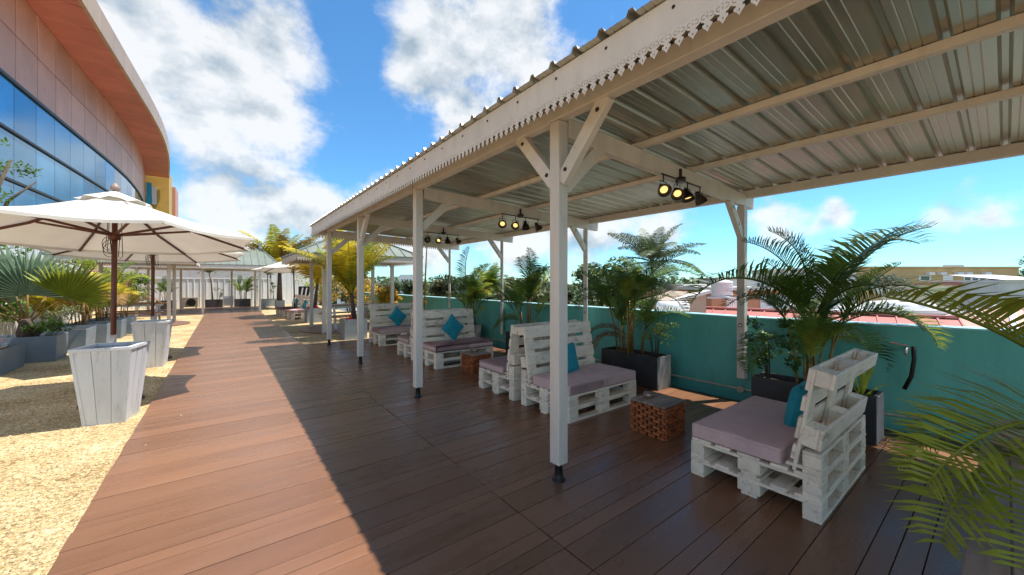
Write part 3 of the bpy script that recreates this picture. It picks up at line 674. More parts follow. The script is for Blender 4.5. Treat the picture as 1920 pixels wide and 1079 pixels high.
# ------------------------------------------------------------------ umbrellas and whitewashed boxes
def make_umbrella():
    t = thing('patio_umbrella', '', 'umbrella'); Rr, zr, za = 1.60, 2.13, 2.70
    V = [Vector((Rr * math.cos(R(22.5 + 45 * i)), Rr * math.sin(R(22.5 + 45 * i)), zr)) for i in range(8)]; A = Vector((0, 0, za))
    for i in range(8):
        b = MB(); p, q = V[i], V[(i + 1) % 8]; n = 8; rows = []
        for u in range(n + 1):
            f = .06 + .94 * u / n; row = []
            for v in range(n + 1):
                h = v / n; w_ = A.lerp(p.lerp(q, h), f); sag = math.sin(math.pi * h) * f
                w_ = w_ - Vector((w_.x, w_.y, 0)).normalized() * sag * .10 * f ** 3 - Vector((0, 0, .022 * sag)); w_.z -= .05 * math.sin(math.pi * f); row.append(w_)
            rows.append(row)
        for u in range(n):
            for v in range(n): b.poly([rows[u][v], rows[u + 1][v], rows[u + 1][v + 1], rows[u][v + 1]], True)
        for v in range(n):   # hem
            d = Vector((0, 0, -.035)); b.poly([rows[n][v], rows[n][v] + d, rows[n][v + 1] + d, rows[n][v + 1]], True)
        b.obj('canopy_panel', canvas_m, t)
        z1 = A.lerp(p, .1) + Vector((0, 0, -.035)); mid = A.lerp(p, .55) + Vector((0, 0, -.085)); e = A.lerp(p, .99) + Vector((0, 0, -.03))
        b = MB(); b.bar(z1, mid, .022, .03); b.bar(mid, e, .022, .028); r_ = b.obj('rib', teak_m, t)
        b = MB(); b.bar(Vector((0, 0, 2.16)) + Vector((p.x, p.y, 0)).normalized() * .05, A.lerp(p, .5) + Vector((0, 0, -.10)), .02, .028); b.obj('strut', teak_m, t)
    b = MB(); n = 24
    for i in range(n):
        a0, a1 = 2 * PI * i / n, 2 * PI * (i + 1) / n; f = lambda a: .34 + .025 * math.sin(a * 8)
        zl = lambda a: za - .12 + .018 * math.sin(a * 8 + 1)
        b.poly([(.03 * math.cos(a0), .03 * math.sin(a0), za + .03), (f(a0) * math.cos(a0), f(a0) * math.sin(a0), zl(a0)), (f(a1) * math.cos(a1), f(a1) * math.sin(a1), zl(a1)), (.03 * math.cos(a1), .03 * math.sin(a1), za + .03)], True)
    b.obj('vent_cap', canvas_m, t)
    b = MB(); b.lathe([(.03, .0), (.048, .02), (.05, .045), (.03, .08), (.008, .105), (.0, .108)], 14, (0, 0, za + .04)); b.obj('finial', mat('finial', (.36, .25, .20), .5), t)
    b = MB(); b.lathe([(.028, .02), (.028, 2.72)], 14); b.obj('pole', teak_m, t)
    b = MB(); b.lathe([(.030, .60), (.030, .86)], 14); b.obj('sleeve', steel_m, t)
    b = MB(); b.lathe([(.03, 2.09), (.058, 2.10), (.06, 2.17), (.03, 2.19)], 12); b.obj('hub', teak_m, t); b = MB(); b.lathe([(.03, 2.52), (.05, 2.53), (.05, 2.6), (.03, 2.62)], 12); b.obj('top_hub', teak_m, t)
    b = MB(); b.lathe([(.30, -.03), (.30, .02), (.27, .05), (.06, .06), (.04, .22)], 24); b.obj('base', mat('base_iron', (.10, .05, .05), .55), t)
    b = MB()
    for x, l, o in ((-.05, .26, .0), (-.065, .20, .02), (.06, .32, -.01)):
        b.tube([(x, o, 2.5), (x * 1.1, o, 2.2), (x * 1.3, o, 2.2 - l), (x * .8, o + .03, 2.17 - l), (x * .6, o + .02, 2.2 - l), (x * .8, o, 2.15)], .004, 5)
    for i in range(3): b.tube([(-.05 - .06 * math.sin(u * .5), .03 * i - .02, 2.13 - .04 * i - .09 * (1 - math.cos(u * .5))) for u in range(13)], .0035, 5)
    b.obj('rope', rope_m, t)
    return t
um = make_umbrella(); um.location = (-1.13, 6.95, -.03); um.rotation_euler.x = R(-3.4)
props(um, 'open cream umbrella on teak pole behind the nearest whitewashed box', 'umbrella', 'cream umbrellas'); um['label'] = 'open cream umbrella on teak pole behind the front whitewashed box planter'
u2 = copy_tree(um); u2.location = (-1.13, 10.35, -.03); u2['label'] = 'open cream umbrella standing between the second whitewashed box and the white gazebo'
u3 = copy_tree(um); u3.location = (2.55, 19.4, -.03); u3.rotation_euler.z = .3; u3['label'] = 'open cream umbrella over the pallet sofas on the gravel'
def wash_box(loc, rz, label):
    t = thing('box_planter', label, 'planter', loc, rz, 'whitewashed box planters'); H_, a, c = .80, .165, .235
    b = MB(); b.box(-a + .03, a - .03, -a + .03, a - .03, .01, .3); b.box(-.165, .165, -.165, .165, .3, .62); b.obj('soil', soil_m, t)
    for s in range(4):
        M_ = Matrix.Rotation(PI / 2 * s, 4, 'Z')
        for i in range(3):
            f0, f1 = -1 + 2 * i / 3 + .012, -1 + 2 * (i + 1) / 3 - .012; b = MB(); th = .022; o = rj.uniform(0, .004)
            q = [(f0 * a, -a - o, 0), (f1 * a, -a - o, 0), (f1 * (a), -a + th, 0), (f0 * (a), -a + th, 0), (f0 * c, -c - o, H_), (f1 * c, -c - o, H_), (f1 * c, -c + th, H_), (f0 * c, -c + th, H_)]
            b.hexa([M_ @ Vector(x) for x in q]); b.obj('plank', wash_m, t)
        b = MB(); q = [(-c - .012, -c - .012, H_ + .002), (c + .012, -c - .012, H_ + .002), (c - .035, -c + .035, H_ + .002), (-c + .035, -c + .035, H_ + .002)]
        b.hexa([M_ @ Vector(x) for x in q] + [M_ @ (Vector(x) + Vector((0, 0, .03))) for x in q]); b.obj('rim', wash_m, t)
        b = MB(); q = [(-a - .006, -a - .006, 0), (-a + .022, -a - .006, 0), (-a + .022, -a + .022, 0), (-a - .006, -a + .022, 0)]
        b.hexa([M_ @ Vector(x) for x in q] + [M_ @ Vector((-c - .006 + (x[0] + a + .006), -c - .006 + (x[1] + a + .006), H_)) for x in q]); b.obj('corner_post', wash_m, t)
wash_box((-.99, 6.08, -.03), -.2, 'tapered whitewashed plank box standing in front of the first umbrella pole')
wash_box((-1.03, 9.52, -.03), -.05, 'tapered whitewashed plank box in front of the second umbrella pole')
# ------------------------------------------------------------------ blue grey planters on the left with plants
G2 = 'blue grey planters on the gravel'
lp = [(-3.7, -2.88, 8.9, 10.98, .43), (-3.5, -2.58, 11.25, 11.95, .50), (-3.25, -2.41, 12.36, 13.2, .50), (-3.15, -2.3, 13.6, 14.4, .5), (-3.1, -2.22, 14.75, 15.5, .5), (-3.0, -2.15, 15.8, 16.5, .5)]
lb = ['long blue grey planter holding red leaved plants and a slim shrub', 'blue grey planter with the big fan palm', 'blue grey planter with feathery green shrubs, next after the fan palm', 'blue grey planter third beyond the fan palm under dry golden grass', 'blue grey planter under the golden palms beside the gazebo table', 'blue grey planter closest to the gazebo with picnic table']
for (a, c, d, e_, h), l in zip(lp, lb): trough('square_planter', l, a, c, d, e_, h, blue_m, G2, z=-.03, taper=.06)
def fan_leaf(name, n=26, r=.9, spread=215, seed=0):
    rn = random.Random(seed); b = MB(); st = R(spread) / n
    for i in range(n):
        a = -R(spread) / 2 + (i + .5) * st; l = r * (1 - .12 * abs(a) / R(spread) * 2) * rn.uniform(.93, 1.05)
        d = Vector((math.cos(a), math.sin(a), 0)); s = Vector((-d.y, d.x, 0)); w0 = math.tan(st / 2) * l * .62
        c = Vector((0, 0, 0)); rdg = .03; m_ = d * l * .62; tip = d * l + Vector((0, 0, -rn.uniform(.02, .14)))
        b.poly([c, m_ - s * w0 + Vector((0, 0, -rdg)), m_ + Vector((0, 0, rdg))]); b.poly([c, m_ + Vector((0, 0, rdg)), m_ + s * w0 + Vector((0, 0, -rdg))])
        b.poly([m_ - s * w0 + Vector((0, 0, -rdg)), tip, m_ + Vector((0, 0, rdg))]); b.poly([m_ + Vector((0, 0, rdg)), tip, m_ + s * w0 + Vector((0, 0, -rdg))])
    return b.mesh(name, fan_m)
FL = [fan_leaf('fan_leaf', 26, .85, 200, 1), fan_leaf('fan_leaf', 24, .8, 170, 2)]
t = thing('fan_palm', 'big blue green fan palm in a blue grey planter', 'palm', (-3.05, 11.6, .42))
b = MB(); b.lathe([(.12, 0), (.14, .1), (.10, .3), (.06, .38)], 12); b.obj('trunk', bark_m, t)
for az, el, l, k_ in ((-20, 40, .75, 1), (-70, 80, .55, 0), (-165, 60, .75, 0), (150, 70, .8, 0), (60, 55, .6, 1), (150, 35, .8, 0), (-150, 30, .8, 1), (100, 70, .8, 0)):
    d = Vector((math.cos(R(az)) * math.cos(R(el)), math.sin(R(az)) * math.cos(R(el)), math.sin(R(el)))); e_ = Vector((0, 0, .3)) + d * l
    b = MB(); b.tube([(0, 0, .28), e_ * .5 + Vector((0, 0, .17)), e_], [.02, .014, .01], 6); pt = b.obj('petiole', stem_m, t)
    x = (d * .8 + Vector((0, 0, .45))).normalized(); fc = Vector((.35, -.9, .45)) if az < 70 and az > -120 else Vector((0, 0, 1)); zv = (fc - x * fc.dot(x)).normalized(); yv = zv.cross(x)
    mt = Matrix((x, yv, zv)).transposed().to_euler(); lf = put('fan_leaf', FL[k_], pt, e_, mt, None, palm_l if az == -20 else None)
for i in range(4): rosette('red_plant', 'red leaved plant in the long blue grey planter', (-3.0 - .12 * (i % 2), 9.2 + i * .45, .37), leaf_r, .2, 24, seed=i, group='red plants in the long blue grey planter')
shrub('slim_shrub', 'slim leggy shrub with green and yellow leaves in the long blue grey planter', (-3.25, 10.1, .35), 1.35, .4, 600, .09, leaf_g, None, 5, stems=4)
shrub('feathery_shrub', 'feathery grey green shrub in the planter after the fan palm', (-2.85, 12.6, .42), .55, .36, 700, .09, leaf_o, None, 6, asp=5)
shrub('low_shrub', 'low green strap leaved plant at the foot of the fan palm', (-2.85, 11.4, .42), .3, .35, 300, .16, leaf_g, None, 16, asp=5)
GG = 'golden palms on the left'
for i, (x, y, s) in enumerate(((-2.75, 13.9, 1.0), (-2.65, 15.1, 1.15), (-2.55, 16.1, 1.0), (-3.6, 15.6, 1.5), (-3.4, 17.4, 1.4))):
    palm('golden_palm', ['golden palm with dry straw leaves two planters beyond the fan palm', 'golden palm with dry straw leaves in the middle of the planter row', 'golden palm in the planter beside the gazebo table', 'tall golden green palm against the fence behind the planter row', 'tall golden green palm behind the gazebo picnic table'][i], (x, y, .42 if i < 3 else -.03), 1.0 * s, 8, 26, .85 * s, [palm_l, palm_b, palm_l, palm_y, palm_g], .25, GG, 60 + i)
for i, (x, y, h, r_) in enumerate(((-4.0, 12.6, 2.0, .7), (-3.9, 16.6, 2.2, .8), (-3.6, 20.8, 2.2, .9), (-3.2, 22.3, 1.9, .7))):
    shrub('hedge_shrub', 'bushy green shrub against the white slatted fence, %s' % ['beside the fan palm', 'beside the golden palms', 'behind the gazebo table', 'next to the green roofed shelter'][i], (x, y, -.03), h, r_, 2600, .11, [leaf_g, leaf_l, leaf_l, leaf_g][i], None, 70 + i, clumps=22)
# white slatted fence behind
t = thing('slat_fence', 'white vertical slat fence behind the left planters', 'fence', (-4.75, 6, -.03))
sl_me = cbox(.03, .12, 2.7, white_m, .004)
for i in range(100): put('slat', sl_me, t, (0, i * .18, 1.36))
for z in (.3, 2.4): put('rail', cbox(.04, 18.2, .06, white_m), t, (-.036, 8.95, z))
# ------------------------------------------------------------------ gazebos with picnic tables
def hip_roof(t, a, c, z0, z1, m, ridge=0., pitch=.3, lace_sc=1.):
    """standing seam hip roof: half sizes a (x), c (y), ridge half length along x"""
    co = [(-a, -c, z0), (a, -c, z0), (a, c, z0), (-a, c, z0)]; rg = [(-ridge, 0, z1), (ridge, 0, z1)]
    rf = MB(); rf.poly([co[0], co[1], rg[1], rg[0]]); rf.poly([co[1], co[2], rg[1]]); rf.poly([co[2], co[3], rg[0], rg[1]]); rf.poly([co[3], co[0], rg[0]])
    rf.poly([(x, y, z - .03) for x, y, z in reversed(co)])
    for i in range(4):
        j = (i + 1) % 4; rf.poly([co[i], (co[i][0], co[i][1], z0 - .03), (co[j][0], co[j][1], z0 - .03), co[j]])
    r_ = rf.obj('roof', m, t)
    def seam(p, q):
        b = MB(); b.bar(Vector(p) + Vector((0, 0, .012)), Vector(q) + Vector((0, 0, .012)), .025, .03); b.obj('seam', m, r_)
    n = int(2 * a / pitch)
    for i in range(1, n):
        x = -a + 2 * a * i / n; f = 1. if abs(x) <= ridge else (a - abs(x)) / (a - ridge)
        for s in (-1, 1): seam((x, s * c, z0), (x, s * c * (1 - f), z0 + (z1 - z0) * f))
    n = int(2 * c / pitch)
    for i in range(1, n):
        y = -c + 2 * c * i / n; f = (c - abs(y)) / c
        for s in (-1, 1): seam((s * a, y, z0), (s * (a - (a - ridge) * f), y, z0 + (z1 - z0) * f))
    for q, w_ in zip(co, (0, 1, 1, 0)):
        b = MB(); b.bar(Vector(q) + Vector((0, 0, .02)), Vector(rg[w_]) + Vector((0, 0, .02)), .05, .04); b.obj('hip_cap', m, r_)
    for s in (-1, 1):
        bx('fascia', -a + .03, a - .03, s * (c - .03) - .012, s * (c - .03) + .012, z0 - .16, z0 - .032, paint_m, t); bx('fascia', s * (a - .03) - .012, s * (a - .03) + .012, -c + .045, c - .045, z0 - .16, z0 - .032, paint_m, t)
        lace('lace_strip', int((2 * a - .06) / .0635), t, (-a + .06, s * (c - .012), z0 - .155), (R(90), 0, 0)); lace('lace_strip', int((2 * c - .06) / .0635), t, (s * (a - .012), -c + .06, z0 - .155), (R(90), 0, R(90)))
def gazebo(label, cx, cy, px, py, a, c, z0=2.34, z1=3.25):
    t = thing('gazebo', label, 'gazebo', (cx, cy, 0), 0, 'white gazebos with green roofs')
    for sx_ in (-1, 1):
        for sy_ in (-1, 1): bx('post', sx_ * px - .05, sx_ * px + .05, sy_ * py - .05, sy_ * py + .05, -.03, z0 - .03, paint_m, t)
    hip_roof(t, a, c, z0, z1, green_roof)
    b = MB(); b.lathe([(.05, 0), (.05, .08), (.02, .1), (.05, .16), (.0, .3)], 10, (0, 0, z1 - .02)); b.obj('finial', white_m, t)
    b = MB(); b.lathe([(1.5, 0), (1.5, .035), (1.48, .038)], 48, (0, 0, -.03), False); props(b.obj('round_platform', deckfar_m, None, (cx, cy, 0)), kind='structure')
gazebo('white gazebo with green seamed roof beyond the pergola deck', 3.42, 13.4, 1.03, 1.02, 1.85, 1.65)
gazebo('white gazebo with green seamed roof behind the second umbrella', -2.5, 18.73, .98, .91, 1.75, 1.5, 2.36, 3.0)
def picnic(label, loc, rz):
    t = thing('picnic_table', label, 'table', loc, rz, 'picnic tables under the gazebos')
    for i in range(5): put('top_board', cbox(1.7, .14, .035, orange_top), t, (0, -.3 + .15 * i, .76))
    for s in (-1, 1):
        for i in range(2): put('seat_board', cbox(1.7, .13, .035, orange_top), t, (0, s * (.66 + .14 * i), .45))
        for x in (-.6, .6):
            beam('leg', (x, s * .28, .74), (x, s * .55, .0), .06, .08, white_m, t); 
        bx('apron', -.75, .75, s * .30 - .012, s * .30 + .012, .66, .74, white_m, t)
    for x in (-.66, .66): bx('seat_bearer', x - .03, x + .03, -.8, .8, .37, .43, white_m, t)
picnic('picnic table with varnished top under the gazebo beyond the pergola', (3.42, 13.4, .008), 0)
picnic('picnic table with varnished top under the gazebo by the left planters', (-2.5, 18.73, .008), 0)
# grey planters with yellow palms on the right gravel
G3 = 'grey planters with yellow palms'
trough('square_planter', 'pale grey square planter with red plants at the pergola deck end', 2.56, 3.14, 10.66, 11.24, .54, grey_m, G3, z=-.03)
trough('square_planter', 'grey square planter with red plants between gazebo and gravel sofa', 2.52, 3.05, 16.1, 16.7, .54, grey_m, G3, z=-.03)
trough('square_planter', 'small grey planter with yellow palm near the white corrugated wall', 2.4, 2.85, 25.6, 26.1, .5, grey_m, G3, z=-.03)
for (x, y) in ((2.85, 10.85), (2.75, 16.4)):
    for i in range(2): rosette('red_plant', 'spiky red plant in the %s' % ('pale grey planter at the deck end' if y < 12 else 'grey planter beside the gravel sofa'), (x - .14 + .28 * i, y - .06, .46), leaf_r, .22, 26, seed=int(y) + i, group='red plants in grey planters')
def big_palm(label, loc, H, n, L_, mats, seed, lean=(0, 0), rad=.06, name='yellow_palm', group='yellow palms'):
    rn = random.Random(seed); t = thing(name, label, 'palm', loc, 0, group); b = MB()
    b.tube([(0, 0, 0), (lean[0] * .4, lean[1] * .4, H * .5), (lean[0], lean[1], H)], [rad * 1.2, rad, rad * .75], 9); b.obj('trunk', bark_m, t)
    for i in range(n):
        az = 2.4 * i + rn.uniform(-.3, .3); k_ = i / n; pt = R(-3 + 27 * k_) + rn.uniform(-.1, .1)
        put('frond', YF[rn.randrange(3)], t, (lean[0], lean[1], H - .04), (rn.uniform(-.25, .25), pt, az), L_ * rn.uniform(.8, 1.1), mats[rn.randrange(len(mats))])
    return t
YF = [frond_mesh('frond', 1, d, 60, lf, palm_y, v, 190 + i, .021, e, 62) for i, (d, lf, v, e) in enumerate(((.5, .25, .12, 80), (.75, .27, .0, 76), (.35, .24, .1, 84)))]
BF = [frond_mesh('frond', 1, d, 54, lf, palm_y, v, 90 + i, .016, e, 55) for i, (d, lf, v, e) in enumerate(((.8, .33, .15, 70), (1.05, .35, .0, 66), (.6, .3, .25, 76)))]
big_palm('yellow coconut palm rising from the pale grey planter at the deck end', (2.9, 11.05, .46), .75, 19, 1.95, [palm_y, palm_y, palm_l], 1, (-.05, .1))
big_palm('yellow coconut palm beside the gravel sofa behind the gazebo', (2.85, 16.5, .46), 1.0, 16, 2.0, [palm_y, palm_y, palm_b, palm_y], 2, (.1, 0))
big_palm('yellow coconut palm with brown trunk near the white corrugated wall', (2.62, 25.9, .4), 1.7, 20, 3.0, [palm_y, palm_y, palm_l, palm_b], 3, rad=.13)
for i, (x, y, h, r_, m) in enumerate(((4.4, 15.9, 1.7, .8, leaf_y), (4.6, 18.2, 1.6, .9, leaf_o), (4.2, 20.5, 1.9, .9, leaf_y), (4.75, 13.3, 1.4, .45, leaf_y), (4.0, 23.5, 1.7, .9, leaf_l))):
    shrub('golden_shrub', ['golden shrub', 'dry olive shrub', 'tall golden shrub', 'slim golden shrub', 'lime shrub'][i] + ' growing along the teal wall beyond the gazebo', (x, y, -.03), h, r_, 2200, .10, m, None, 120 + i, clumps=20)
# ------------------------------------------------------------------ far shelter with green roof, corrugated wall
t = thing('shelter', 'long open shelter with green seamed roof across the walkway end', 'shelter', (-.55, 25.55, 0))
for x, y in ((-.24, -1.9), (2.06, -1.9), (.93, 1.9), (-.24 - 2.3, -1.9), (2.06, 1.9), (-1.3, 1.9), (-2.6, 1.9)): bx('post', x - .05, x + .05, y - .05, y + .05, -.03, 2.36, paint_m, t)
hip_roof(t, 2.95, 2.35, 2.40, 3.42, green_roof, 2.2)
b = MB(); b.lathe([(.09, 0), (.09, .14), (.04, .18), (.09, .26), (.05, .36), (.02, .42), (.02, .6)], 10, (2.2, 0, 3.38)); b.obj('finial', white_m, t)
t = thing('corrugated_wall', 'white ribbed metal wall with louvre band closing the terrace', 'wall', (-5.2, 30.6, -.03))
rib = cbox(.29, .03, 1.75, white_m, .004); rib2 = cbox(.05, .06, 1.75, white_m, .01)
for i in range(36): put('panel', rib, t, (i * .3, 0, .88)); put('rib', rib2, t, (i * .3 + .15, -.02, .88))
for i in range(9): put('louvre', cbox(7.6, .03, .045, white_m, .003), t, (3.9, -.01, 1.83 + i * .062), (R(35), 0, 0))
put('rail', cbox(10.9, .06, .05, white_m), t, (5.3, -.02, 1.78)); put('rail', cbox(10.9, .08, .07, white_m), t, (5.3, 0, 2.42)); put('backing', cbox(10.9, .02, .66, mat('louvre_back', (.35, .4, .42), .6)), t, (5.3, .06, 2.1))
for i in range(10): put('panel', cbox(.29, .03, 2.4, white_m, .004), t, (7.95 + i * .3, -.05, 1.2))
G4 = 'dark planters at the corrugated wall'
fx = [(-2.6, 'first'), (-.45, 'second'), (.95, 'third'), (2.35, 'fourth')]
for i, (x, o_) in enumerate(fx):
    trough('trough_planter', 'black trough with %s by the white corrugated wall' % ['bushy palm', 'slim stemmed palm', 'wide palm', 'slender palm and twigs'][i], x - .42, x + .42, 28.9, 29.4, .48, slate_m if i < 3 else grey_m, G4, z=0 if i < 3 else -.03)
palm('areca_palm', 'bushy dark palm in the black trough beside the old air conditioner', (-2.6, 29.15, .43), 1.2, 7, 16, .9, [palm_d, palm_g], .2, None, 201)
palm('slim_palm', 'slim palm with bare stem in front of the corrugated wall', (-.5, 29.1, .43), 1.6, 1, 12, .95, [palm_g, palm_l], .02, None, 202, rad=.035, fh=(.98, 1.0)); shrub('twiggy_shrub', 'dry twiggy plant beside the slim palm stem', (-.2, 29.1, .43), .75, .25, 300, .09, leaf_o, None, 203, asp=4)
palm('areca_palm', 'wide lime green palm in the black trough behind the shelter post', (.95, 29.1, .43), 1.3, 8, 20, 1.0, [palm_g, palm_l, palm_d], .25, None, 204)
palm('slim_palm', 'slender palm beside the walkway end in the grey trough', (2.3, 29.1, .43), 1.55, 1, 11, 1.0, [palm_g, palm_l], .02, None, 205, rad=.035, fh=(.98, 1.0)); shrub('twiggy_shrub', 'thin twiggy climber in the grey trough', (2.6, 29.2, .43), 1.3, .22, 300, .09, leaf_g, None, 206)
t = thing('air_conditioner', 'old air conditioner with dark round fan near the corrugated wall', 'air conditioner', (-1.6, 29.5, 0))
bx('case', -.38, .38, -.14, .14, .06, .62, mat('ac_tan', (.35, .28, .2), .6), t); b = MB(); b.tube([(.08, -.141, .34), (.08, -.16, .34)], .22, 20); b.obj('fan_grille', black_m, t)
for x in (-.3, .3): bx('foot', x - .03, x + .03, -.14, .14, 0, .06, black_m, t)
t = thing('air_conditioner', 'white air conditioner box between two dark troughs', 'air conditioner', (.25, 29.6, 0))
bx('case', -.25, .25, -.14, .14, .06, .68, white_m, t)
for i in range(6): bx('grille_slat', -.2, .2, -.152, -.142, .15 + i * .07, .18 + i * .07, steel_m, t, 0)
t = thing('striped_board', 'black board with white diagonal stripes by the gravel sofas', 'sign', (3.35, 21.3, -.03))
bx('board', -.4, .4, -.02, .02, .75, 1.35, black_m, t)
for i in range(4): b = MB(); b.hexa([(-.32 + i * .18, -.026, .8), (-.26 + i * .18, -.026, .8), (-.26 + i * .18, -.022, .8), (-.32 + i * .18, -.022, .8), (-.24 + i * .18, -.026, 1.28), (-.18 + i * .18, -.026, 1.28), (-.18 + i * .18, -.022, 1.28), (-.24 + i * .18, -.022, 1.28)]); b.obj('stripe', white_m, t)
for x in (-.3, .3): bx('leg', x - .02, x + .02, -.015, .015, 0, .75, white_m, t)
# ------------------------------------------------------------------ curved building on the left
pink_m = mat('pink_cladding', (.56, .25, .15), .38, .12, (.6, .12), metal=.1); tan_m = mat('tan_cladding', (.56, .36, .21), .35, .05, (.5, .1), metal=.25)
sof_m = mat('soffit', (.62, .19, .13), .45, .08, (.7, .12)); gold_m = mat('gold_cladding', (.60, .36, .08), .4, .05, (1, .1))
glass_m = mat('blue_glass', (.05, .24, .42), .05, .22, (.3, .25), metal=.55, spec=.8)
KN = [(2, -9.2), (8, -8.4), (15, -7.75), (20, -7.45), (27, -7.1), (34, -6.7), (41, -6.3), (47, -6.25), (54, -6.6), (63.5, -7.5)]
def bxy(y):
    for (y0, x0), (y1, x1) in zip(KN, KN[1:]):
        if y <= y1:
            f = (y - y0) / (y1 - y0); return x0 + (x1 - x0) * f
    return KN[-1][1]
def bsm(y): return sum(bxy(y + d) for d in (-3, -1.5, 0, 1.5, 3)) / 5
bl = thing('curved_building', 'curved pink clad building with blue glass bands and overhanging eave', 'building', (0, 0, 0))
SZ, GT, MZ = 14.25, 10.1, 7.9
ys = [4 + 2.0 * i for i in range(30)]
def wpanel(name, y0, y1, z0, z1, m, off=0., g=.02):
    b = MB(); a, c = (bsm(y0) + off, y0 + g), (bsm(y1) + off, y1 - g)
    b.hexa([(a[0] - .3, a[1], z0 + g), (a[0], a[1], z0 + g), (c[0], c[1], z0 + g), (c[0] - .3, c[1], z0 + g), (a[0] - .3, a[1], z1 - g), (a[0], a[1], z1 - g), (c[0], c[1], z1 - g), (c[0] - .3, c[1], z1 - g)]); return b.obj(name, m, bl)
for y0, y1 in zip(ys, ys[1:]):
    wpanel('wall_panel', y0, y1, GT + .1, 12.2, pink_m); wpanel('wall_panel', y0, y1, 12.2, SZ, pink_m)
    for z0, z1 in ((GT - 2.1, GT - .05), (GT - 4.2, GT - 2.2), (GT - 6.3, GT - 4.3)): wpanel('glass_pane', y0, y1, z0, z1, glass_m, -.04)
    wpanel('wall_panel', y0, y1, -7, GT - 6.35, pink_m)
    b = MB(); a, c = bsm(y0), bsm(y1); e0, e1 = 2.05, 2.05
    b.hexa([(a - .3, y0 + .02, SZ), (a + e0, y0 + .02, SZ), (c + e1, y1 - .02, SZ), (c - .3, y1 - .02, SZ), (a - .3, y0 + .02, SZ + .1), (a + e0, y0 + .02, SZ + .1), (c + e1, y1 - .02, SZ + .1), (c - .3, y1 - .02, SZ + .1)]); b.obj('soffit_panel', sof_m, bl)
    b = MB(); b.hexa([(a + e0 - .1, y0 + .02, SZ - .02), (a + e0 + .06, y0 + .02, SZ - .02), (c + e1 + .06, y1 - .02, SZ - .02), (c + e1 - .1, y1 - .02, SZ - .02), (a + e0 - .3, y0 + .02, SZ + 1.15), (a + e0 + .06, y0 + .02, SZ + 1.15), (c + e1 + .06, y1 - .02, SZ + 1.15), (c + e1 - .3, y1 - .02, SZ + 1.15)]); b.obj('eave_panel', tan_m, bl)
for z, h in ((GT + .02, .14), (GT - 2.15, .10), (GT - 4.25, .10)):
    for y0, y1 in zip(ys, ys[1:]):
        b = MB(); a, c = bsm(y0), bsm(y1); b.hexa([(a - .2, y0, z - h / 2), (a + .05, y0, z - h / 2), (c + .05, y1, z - h / 2), (c - .2, y1, z - h / 2), (a - .2, y0, z + h / 2), (a + .05, y0, z + h / 2), (c + .05, y1, z + h / 2), (c - .2, y1, z + h / 2)]); b.obj('mullion', black_m, bl)
b = MB()
for y0, y1 in zip(ys, ys[1:]): b.hexa([(bsm(y0) - 9, y0, -7), (bsm(y0) - .32, y0, -7), (bsm(y1) - .32, y1, -7), (bsm(y1) - 9, y1, -7), (bsm(y0) - 9, y0, SZ + 1), (bsm(y0) - .32, y0, SZ + 1), (bsm(y1) - .32, y1, SZ + 1), (bsm(y1) - 9, y1, SZ + 1)])
b.obj('core', mat('core', (.2, .12, .1), .8), bl)
b = MB(); b.box(-9, -5.3, 62.4, 66, -7, 15.0); b.obj('end_pillar', gold_m, bl); b = MB(); b.box(-7.5, -5.0, 66.1, 70, -7, 14.0); b.obj('end_wall', pink_m, bl)
b = MB(); b.box(-7.2, -6.75, 61.2, 61.5, 10.8, 13.3); b.obj('sign_panel', mat('sign_teal', (.02, .33, .50), .4), bl); b = MB(); b.box(-6.7, -6.35, 61.2, 61.5, 10.8, 12.9); b.obj('sign_panel', white_m, bl)
# leafy branch reaching in from the left
t = thing('street_tree', 'leafy tree standing in front of the white slat fence', 'tree', (-4.43, 14.4, -.03))
b = MB(); b.tube([(0, 0, 0), (.1, -.1, 1.8), (.1, -.2, 3.2), (.5, -.3, 4.4)], [.11, .09, .06, .02], 8); b.tube([(.1, -.1, 2.4), (.5, -.5, 3.4), (.95, -.6, 3.9)], [.05, .035, .01], 6); b.obj('trunk', bark_m, t)
b = MB(); rn = random.Random(8)
for i in range(22): leaf_cloud(b, (rn.uniform(-.9, .78), rn.uniform(-1.3, .5), rn.uniform(3.3, 4.75)), .34, .34, .2, 100, .11, rn, .1)
for i in range(8): leaf_cloud(b, (rn.uniform(-.5, .55), rn.uniform(-.9, .3), rn.uniform(1.3, 2.9)), .3, .3, .22, 90, .11, rn, .1)
b.obj('crown', leaf_g, t)
